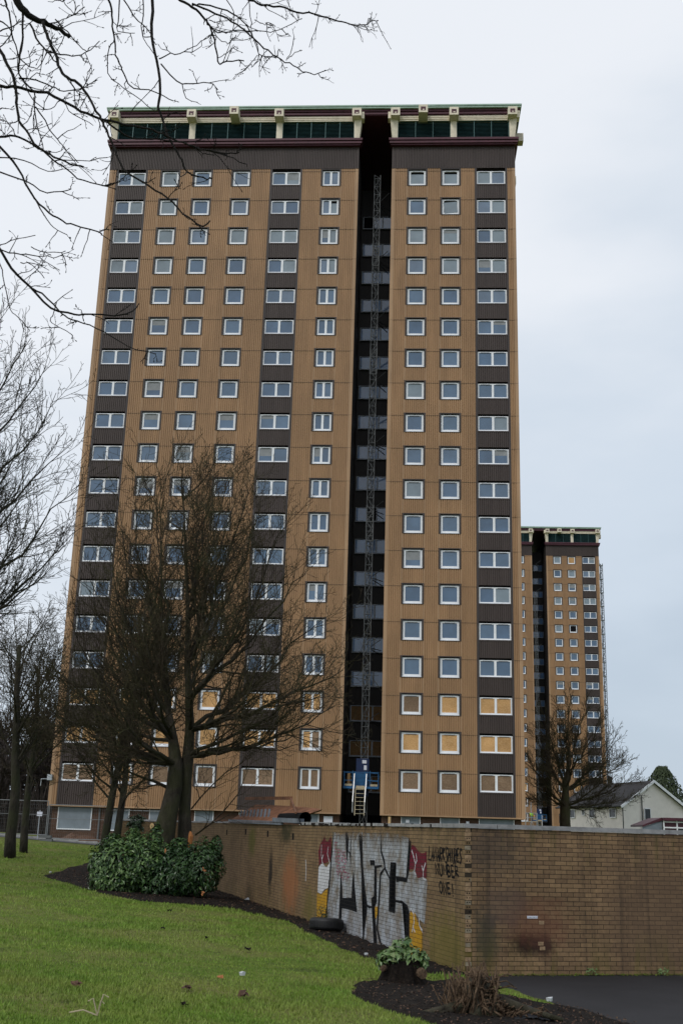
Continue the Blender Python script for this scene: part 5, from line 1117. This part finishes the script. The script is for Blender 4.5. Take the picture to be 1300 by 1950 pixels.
# undergrowth: a tangled mass
mb = MB()
for _ in range(9000):
    x = r_.uniform(-56, -21); y = r_.uniform(100, 150); h = r_.uniform(1.2, 5.2); d = r_.uniform(-1.2, 1.2)
    mb.tube([(x, y, .8), (x + d * .5, y, .8 + h * .6), (x + d, y + r_.uniform(-1, 1), .8 + h)], [.05, .04, .025], 3, False)
tag(mb.build('undergrowth', 'twig_far'), 'dark tangled undergrowth of the wood behind the fence', 'undergrowth', kind='stuff')
# ================================================================ HOUSE AND KIOSK
H0 = atY(1185, 1533, 135); hx = atY(1300, 1540, 138) - H0; hx.z = 0; hs = Vector((-4.2, 16.0, 0)); base = Vector((H0.x, H0.y, 1.0)); ez = H0.z - 1.0; pk = atY(1240, 1490, 136.4).z - 1.0
T = empty('gabled_house', base, 0, label='white harled house with dark tiled roof and gable, behind the right wall', cat='house')
def Hq(a, b, z): v = hx * a + hs * b; return (v.x, v.y, z)
mb = MB(); vs = [Hq(0, 0, -1), Hq(1, 0, -1), Hq(1, 1, -1), Hq(0, 1, -1), Hq(0, 0, ez), Hq(1, 0, ez), Hq(1, 1, ez), Hq(0, 1, ez), Hq(.5, 0, pk), Hq(.5, 1, pk)]
mb.add(vs, [(0, 1, 5, 8, 4), (1, 2, 6, 5), (2, 3, 7, 9, 6), (3, 0, 4, 7)]); mb.build('walls', 'harling', T)
mb = MB()
for sgn in (0, 1):
    a0 = -.06 if sgn == 0 else 1.06; dz = (pk - ez) / .5 * .06
    vs = [Hq(a0, -.02, ez - dz + .08), Hq(.5, -.02, pk + .08), Hq(.5, 1.02, pk + .08), Hq(a0, 1.02, ez - dz + .08)]; up_ = [(x, y, z + .14) for x, y, z in vs]
    mb.add(vs + up_, [(0, 1, 2, 3), (4, 7, 6, 5), (0, 4, 5, 1), (3, 2, 6, 7), (0, 3, 7, 4)])
R_ = mb.build('roof', 'roof_tile', T)
mb = MB()
for a0 in (-.06, 1.06): mb.bar(Hq(a0, -.028, ez - (pk - ez) * .12 + .1), Hq(.5, -.028, pk + .12), .10, .28)
mb.build('barge_board', 'white_upvc', R_)
mb = MB(); mb.bar(Hq(-.065, -.02, ez - .12), Hq(-.065, 1.02, ez - .12), .12); mb.bar(Hq(-.01, -.005, -1), Hq(-.01, -.005, ez - .1), .10); mb.bar(Hq(.3, -.01, -1), Hq(.3, -.01, ez + 1.2), .10); mb.build('gutter', 'dark_steel', T)
def hwin(a, b, z0, z1, on):
    mb = MB()
    if on == 'g': mb.add([Hq(a, -.006, z0), Hq(b, -.006, z0), Hq(b, -.006, z1), Hq(a, -.006, z1)], [(0, 1, 2, 3)])
    else: mb.add([Hq(-.008, a, z0), Hq(-.008, b, z0), Hq(-.008, b, z1), Hq(-.008, a, z1)], [(0, 1, 2, 3)])
    w = mb.build('window', 'window_dark', T); mb = MB(); c = [Vector(v) for v in mb_pts(a, b, z0, z1, on)]
    for i in range(4): mb.bar(c[i], c[(i + 1) % 4], .09)
    mb.build('window_frame', 'white_upvc', w)
def mb_pts(a, b, z0, z1, on): return [Hq(a, -.008, z0), Hq(b, -.008, z0), Hq(b, -.008, z1), Hq(a, -.008, z1)] if on == 'g' else [Hq(-.01, a, z0), Hq(-.01, b, z0), Hq(-.01, b, z1), Hq(-.01, a, z1)]
hwin(.34, .44, 3.7, 5.0, 'g'); hwin(.10, .19, 3.9, 4.9, 's'); hwin(.42, .50, 3.9, 4.9, 's'); hwin(.58, .62, 4.2, 4.8, 's'); hwin(.74, .82, 3.9, 4.9, 's')
mb = MB(); mb.box(*[v for v in (0, .5, 0, .5, 0, 1.3)]); c = Hq(.5, .62, pk - .2); mb.v = [(x + c[0] - .25, y + c[1], z + c[2]) for x, y, z in mb.v]; mb.build('chimney', 'roof_tile', R_)
q = atY(1262, 1572, 92); z1 = atY(1262, 1557, 92).z; q0 = atY(1224, 1571, 92)
T = empty('entrance_kiosk', (q.x, q.y, 1.05), 0, label='low flat kiosk with maroon roof edge and white window frames at the right edge', cat='kiosk'); h = z1 - 1.05
mb = MB(); mb.box(.1, 7, .1, 4, -.3, h - .22); mb.build('walls', 'maroon_paint', T)
mb = MB(); mb.box(-.05, 7.2, -.3, 4.2, h - .22, h); dx = q0.x - q.x; mb.add([(dx, .2, h - .75), (-.05, .2, h - .22), (-.05, .2, h), (dx, .2, h - .6), (dx, 4, h - .75), (-.05, 4, h - .22), (-.05, 4, h), (dx, 4, h - .6)], [(0, 1, 2, 3), (4, 7, 6, 5), (3, 2, 6, 7), (0, 4, 5, 1), (0, 3, 7, 4)]); mb.build('roof', 'maroon_paint', T)
mb = MB(); mb.add([(dx, .3, -.3), (0, .3, -.3), (0, .3, h - .24), (dx, .3, h - .76)], [(0, 1, 2, 3)]); mb.build('side_panel', 'shutter_sheet', T)
mb = MB()
for x in (.05, 1.1, 1.9, 2.9, 4.0): mb.bar((x, .04, 0), (x, .04, h - .22), .10)
for z in (h - .32, h - .75, h - 1.4): mb.bar((0, .03, z), (6, .03, z), .10)
mb.build('window_frame', 'white_upvc', T); mb = MB(); mb.box(1.2, 1.85, .05, .09, h - 1.6, h - .75); mb.build('window', 'window_dark', T)
# ================================================================ OVERHANGING TREE, traced limb by limb, 9 to 12 m away
OT = MB(); OC = MB(); r_ = random.Random(77)
BR = [ # (depth, start radius mm, [survey points])
 (9.2, 34, [(20, -40), (35, 5), (55, 28), (72, 38), (92, 46), (115, 58), (133, 72)]), (9.2, 14, [(82, 42), (88, 65), (100, 88), (110, 115), (118, 138), (137, 151), (155, 165), (172, 190), (190, 222), (198, 240), (211, 266), (223, 295), (236, 322), (250, 333), (285, 356), (319, 376), (347, 404), (387, 432), (400, 420)]),
 (9.8, 14, [(-40, 160), (0, 165), (40, 167), (90, 178), (130, 198), (165, 217), (199, 227), (240, 236), (290, 247), (313, 256), (340, 270), (370, 280), (400, 287), (430, 292), (455, 290)]), (9.8, 9, [(199, 227), (216, 242), (235, 254), (260, 266), (300, 266), (313, 268), (364, 279), (421, 293), (455, 307), (470, 313)]),
 (10.5, 11, [(200, -30), (207, 0), (214, 22), (214, 50), (218, 75), (221, 105), (231, 125), (241, 152), (256, 168), (298, 176), (330, 192)]), (10.5, 6, [(218, 75), (208, 92), (206, 140), (225, 160), (258, 183), (290, 208)]), (10.5, 7, [(228, -20), (227, 30), (225, 58), (257, 63)]),
 (11, 8, [(222, -25), (255, 30), (280, 55), (297, 85)]), (10, 16, [(286, -40), (290, 0), (290, 68), (299, 114), (305, 165), (303, 205), (313, 239), (330, 279), (347, 307), (356, 327), (387, 339), (404, 340)]), (10, 5, [(356, 327), (345, 336), (340, 330)]),
 (10, 7, [(307, 122), (336, 154), (364, 159), (398, 158), (415, 171)]), (10, 6, [(303, 112), (325, 105), (350, 98), (375, 85), (392, 72)]), (10, 6, [(273, -20), (272, 30), (270, 60), (280, 85), (300, 108)]),
 (11, 14, [(310, -35), (343, 0), (366, 13), (386, 31), (396, 43), (406, 66), (412, 96), (416, 121), (432, 117), (465, 116)]), (11, 10, [(366, 7), (399, 20), (432, 36), (459, 53), (480, 69), (502, 91), (528, 109), (551, 121), (575, 134), (598, 142), (621, 134)]),
 (11.2, 9, [(366, 10), (379, 8), (412, 13), (442, 25), (462, 40), (475, 60), (489, 83), (494, 104), (512, 108), (528, 109)]), (11, 7, [(396, 43), (409, 61), (432, 61), (465, 58), (498, 60), (522, 60), (545, 51), (575, 35)]), (11.5, 12, [(440, -30), (475, 0), (498, 8), (532, 13), (565, 22), (598, 28), (624, 35), (651, 41), (670, 46), (692, 49), (707, 40), (720, 39)]),
 (11.3, 6, [(472, -30), (474, 0), (477, 33), (479, 63), (493, 104), (482, 125), (478, 122)]), (11, 6, [(420, -20), (440, 12), (446, 30), (443, 58)]), (11, 5, [(398, 38), (415, 42), (428, 40)]), (11.4, 5, [(485, 38), (500, 46), (512, 43), (524, 50)]), (11.4, 5, [(498, 8), (520, 25), (545, 37)]), (11, 4, [(416, 110), (432, 100), (448, 88)]), (11, 5, [(404, 52), (418, 75), (434, 84)]), (11, 5, [(528, 109), (530, 95)]), (11, 4, [(545, 115), (555, 95), (560, 70)]), (11, 4, [(548, 112), (562, 100), (575, 96)]), (11, 4, [(490, 105), (470, 130), (465, 134)]),
 (9.5, 16, [(-40, 50), (0, 95), (14, 122), (25, 143), (30, 166), (32, 196), (38, 231), (51, 249), (67, 275), (85, 288), (104, 298), (135, 312), (160, 318)]), (9.9, 11, [(0, -30), (9, 0), (18, 23), (23, 65), (35, 99), (37, 143)]), (9.9, 10, [(44, 18), (45, 70), (39, 106), (37, 143), (65, 175), (67, 203), (72, 242), (83, 284)]),
 (9.3, 9, [(58, 46), (76, 83), (92, 99), (108, 120), (120, 138)]), (9.3, 7, [(92, 99), (115, 104), (138, 106), (162, 99), (190, 78)]), (9.3, 6, [(106, 37), (129, 62), (152, 88), (164, 99), (172, 90)]), (9.6, 7, [(37, 150), (69, 152), (99, 164), (122, 173), (148, 171), (160, 165)]), (9.6, 5, [(135, 155), (145, 172), (168, 182)]),
 (9.7, 6, [(68, 203), (95, 245), (115, 272), (130, 290), (150, 310)]), (9.7, 5, [(45, 150), (62, 188), (80, 205), (98, 206), (115, 190)]), (9.7, 5, [(90, 178), (105, 158)]), (9.7, 4, [(123, 196), (132, 212), (148, 217)]),
 (10.2, 11, [(-40, 262), (0, 261), (30, 258), (58, 272), (81, 286), (105, 306), (125, 320), (160, 345), (200, 352), (230, 345)]), (10.2, 5, [(105, 306), (150, 305), (205, 300)]), (10.3, 12, [(-40, 240), (0, 279), (34, 319), (57, 364), (85, 398), (110, 416), (137, 427), (188, 441), (205, 432)]), (10.3, 8, [(-40, 320), (0, 330), (50, 345), (90, 368), (130, 362), (136, 354)]),
 (10.3, 6, [(68, 380), (85, 410), (102, 432), (128, 447)]), (10.3, 6, [(0, 300), (45, 305), (90, 325), (120, 322)]), (10.8, 14, [(-40, 410), (0, 472), (23, 512), (57, 546), (97, 586), (142, 598), (171, 598), (239, 600), (265, 578)]), (10.8, 9, [(57, 546), (80, 560), (114, 592), (130, 606), (159, 615), (199, 632), (245, 660), (296, 674)]),
 (10.8, 5, [(108, 575), (100, 600), (100, 615), (137, 637)]), (10.8, 6, [(-30, 480), (0, 467), (34, 455), (68, 448)]), (10.8, 7, [(-30, 460), (6, 478), (40, 484), (74, 487), (100, 490), (122, 487)]), (10.8, 6, [(-20, 460), (0, 500), (10, 540), (20, 590), (34, 603), (57, 629)]), (10.8, 5, [(40, 500), (62, 505), (85, 530)]), (10.8, 5, [(60, 470), (90, 480), (125, 478)]), (10.8, 5, [(160, 612), (155, 590)]),
 (9.9, 7, [(0, 60), (25, 48), (48, 40)]), (9.9, 6, [(0, 90), (20, 68), (26, 52)]), (9.9, 6, [(38, 110), (50, 122), (70, 128), (92, 98)]), (9.9, 5, [(110, -20), (125, 8), (140, 25), (150, 26)]), (9.9, 5, [(92, 46), (120, 38), (140, 28), (152, 10)]), (9.9, 7, [(0, 40), (20, 55), (22, 62)]), (9.8, 6, [(130, -10), (120, 3), (105, -5)]), (10, 6, [(0, 208), (18, 207)]), (10, 5, [(30, 258), (22, 240), (0, 228)])]
TRK = Vector((-8.6, 9.6, 0)); TRK.z = terr(TRK.x, TRK.y)
trunk_pts = [TRK + Vector((0, 0, -.2)), TRK + Vector((.1, 0, 2)), TRK + Vector((.25, .1, 5)), TRK + Vector((.7, .2, 8)), TRK + Vector((1.3, .2, 11)), TRK + Vector((2.0, .1, 13.5)), TRK + Vector((2.6, .0, 16))]
OT.tube(trunk_pts, [.42, .34, .30, .26, .20, .14, .05], 14)
def curve(pts, n=3):
    out = []
    for i in range(len(pts) - 1):
        p0 = pts[max(i - 1, 0)]; p1 = pts[i]; p2 = pts[i + 1]; p3 = pts[min(i + 2, len(pts) - 1)]
        for k in range(n):
            u = k / n; out.append(.5 * ((2 * p1) + (p2 - p0) * u + (2 * p0 - 5 * p1 + 4 * p2 - p3) * u * u + (3 * p1 - p0 - 3 * p2 + p3) * u ** 3))
    out.append(pts[-1]); return out
def twig(p, d, L_, r0, lv=0):
    n = 4; pts = [p]; q = p.copy(); d = d.copy()
    for i in range(n):
        d = (d + Vector((r_.gauss(0, .22), r_.gauss(0, .22), r_.gauss(0, .22) + .03))).normalized(); q = q + d * (L_ / n); pts.append(q.copy())
    OC.tube(pts, [r0 * (1 - .45 * i / n) for i in range(n + 1)], 4, False)
    if r_.random() < .55: b = .008; OC.tube([q, q + d * .012, q + d * .026], [.003, b * .7, .002], 5)
    for j in range(2): 
        if r_.random() < .5: k = r_.randint(1, 3); OC.tube([pts[k], pts[k] + Vector((r_.gauss(0, .012), r_.gauss(0, .012), r_.gauss(0, .012)))], [.004, .002], 4)
    if lv < 1:
        for j in range(r_.randint(1, 3)):
            k = r_.randint(1, n - 1); s = Vector((r_.gauss(0, 1), r_.gauss(0, 1) * .6, r_.gauss(0, 1))).normalized(); twig(pts[k], (d + s * .9).normalized(), L_ * r_.uniform(.35, .6), r0 * .7, lv + 1)
for Y, r0, pl in BR:
    n = len(pl); dr = r_.uniform(-.5, .5) ; Pw = [atY(px, py, Y + dr * (i / max(1, n - 1))) for i, (px, py) in enumerate(pl)]
    C3 = curve(Pw, 3); m_ = len(C3); rad = [max(.0044, r0 / 1000 * 1.22 * (1 - .62 * (i / m_) ** .9)) for i in range(m_)]
    C3 = [c + Vector((r_.gauss(0, .004), r_.gauss(0, .01), r_.gauss(0, .004))) if 0 < i < m_ - 1 else c for i, c in enumerate(C3)]
    OC.tube(C3, rad, 6)
    for i in range(1, m_):      # nodes and bud scars
        if r_.random() < .30: k = C3[i]; OC.tube([k, k + Vector((r_.gauss(0, .014), r_.gauss(0, .01), r_.gauss(0, .014)))], [rad[i] * 1.1, .0025], 4)
    px0, py0 = pl[0]
    if px0 < -5 or py0 < -5:   # carries on outside the frame to the trunk
        h = max(7.5, min(14.5, Pw[0].z + 1.0)); f = min(1, h / 16)
        i = max(0, min(5, sum(1 for tp in trunk_pts if tp.z - TRK.z < h) - 1)); a = trunk_pts[i].lerp(trunk_pts[i + 1], .4) if h > 1 else trunk_pts[1]
        mid = a.lerp(Pw[0], .55) + Vector((0, 0, .5)); C4 = curve([a, mid, Pw[0]], 6); OC.tube(C4, [rad[0] + (.045) * (1 - k / len(C4)) for k in range(len(C4))], 7)
    if m_ > 5:
        for i in range(2, m_ - 1):
            if r_.random() < (.30 if r0 > 6 else .20):
                d = (C3[min(i + 1, m_ - 1)] - C3[i - 1]).normalized(); s = Vector((r_.gauss(0, 1), r_.gauss(0, .5), r_.gauss(0, 1))).normalized(); twig(C3[i], (d * .6 + s).normalized(), r_.uniform(.08, .28) * (1.9 if r_.random() < .25 else 1), .0055)
    e = C3[-1]; d = (C3[-1] - C3[-2]).normalized()
    if r_.random() < .7: s = Vector((r_.gauss(0, 1), 0, r_.gauss(0, 1))).normalized(); twig(e, (d + s * .6).normalized(), r_.uniform(.05, .14), .0035)
# upper crown of the same tree, above the frame
T = empty('bare_tree', TRK, 0, label='near bare tree whose dark budded branches hang into the top left corner', cat='tree')
for m, nm in ((OT, 'trunk'), (OC, 'crown')):
    m.v = [(x - TRK.x, y - TRK.y, z - TRK.z) for x, y, z in m.v]; m.build(nm, 'bark_grey' if nm == 'trunk' else 'twig_near', T, smooth=True)
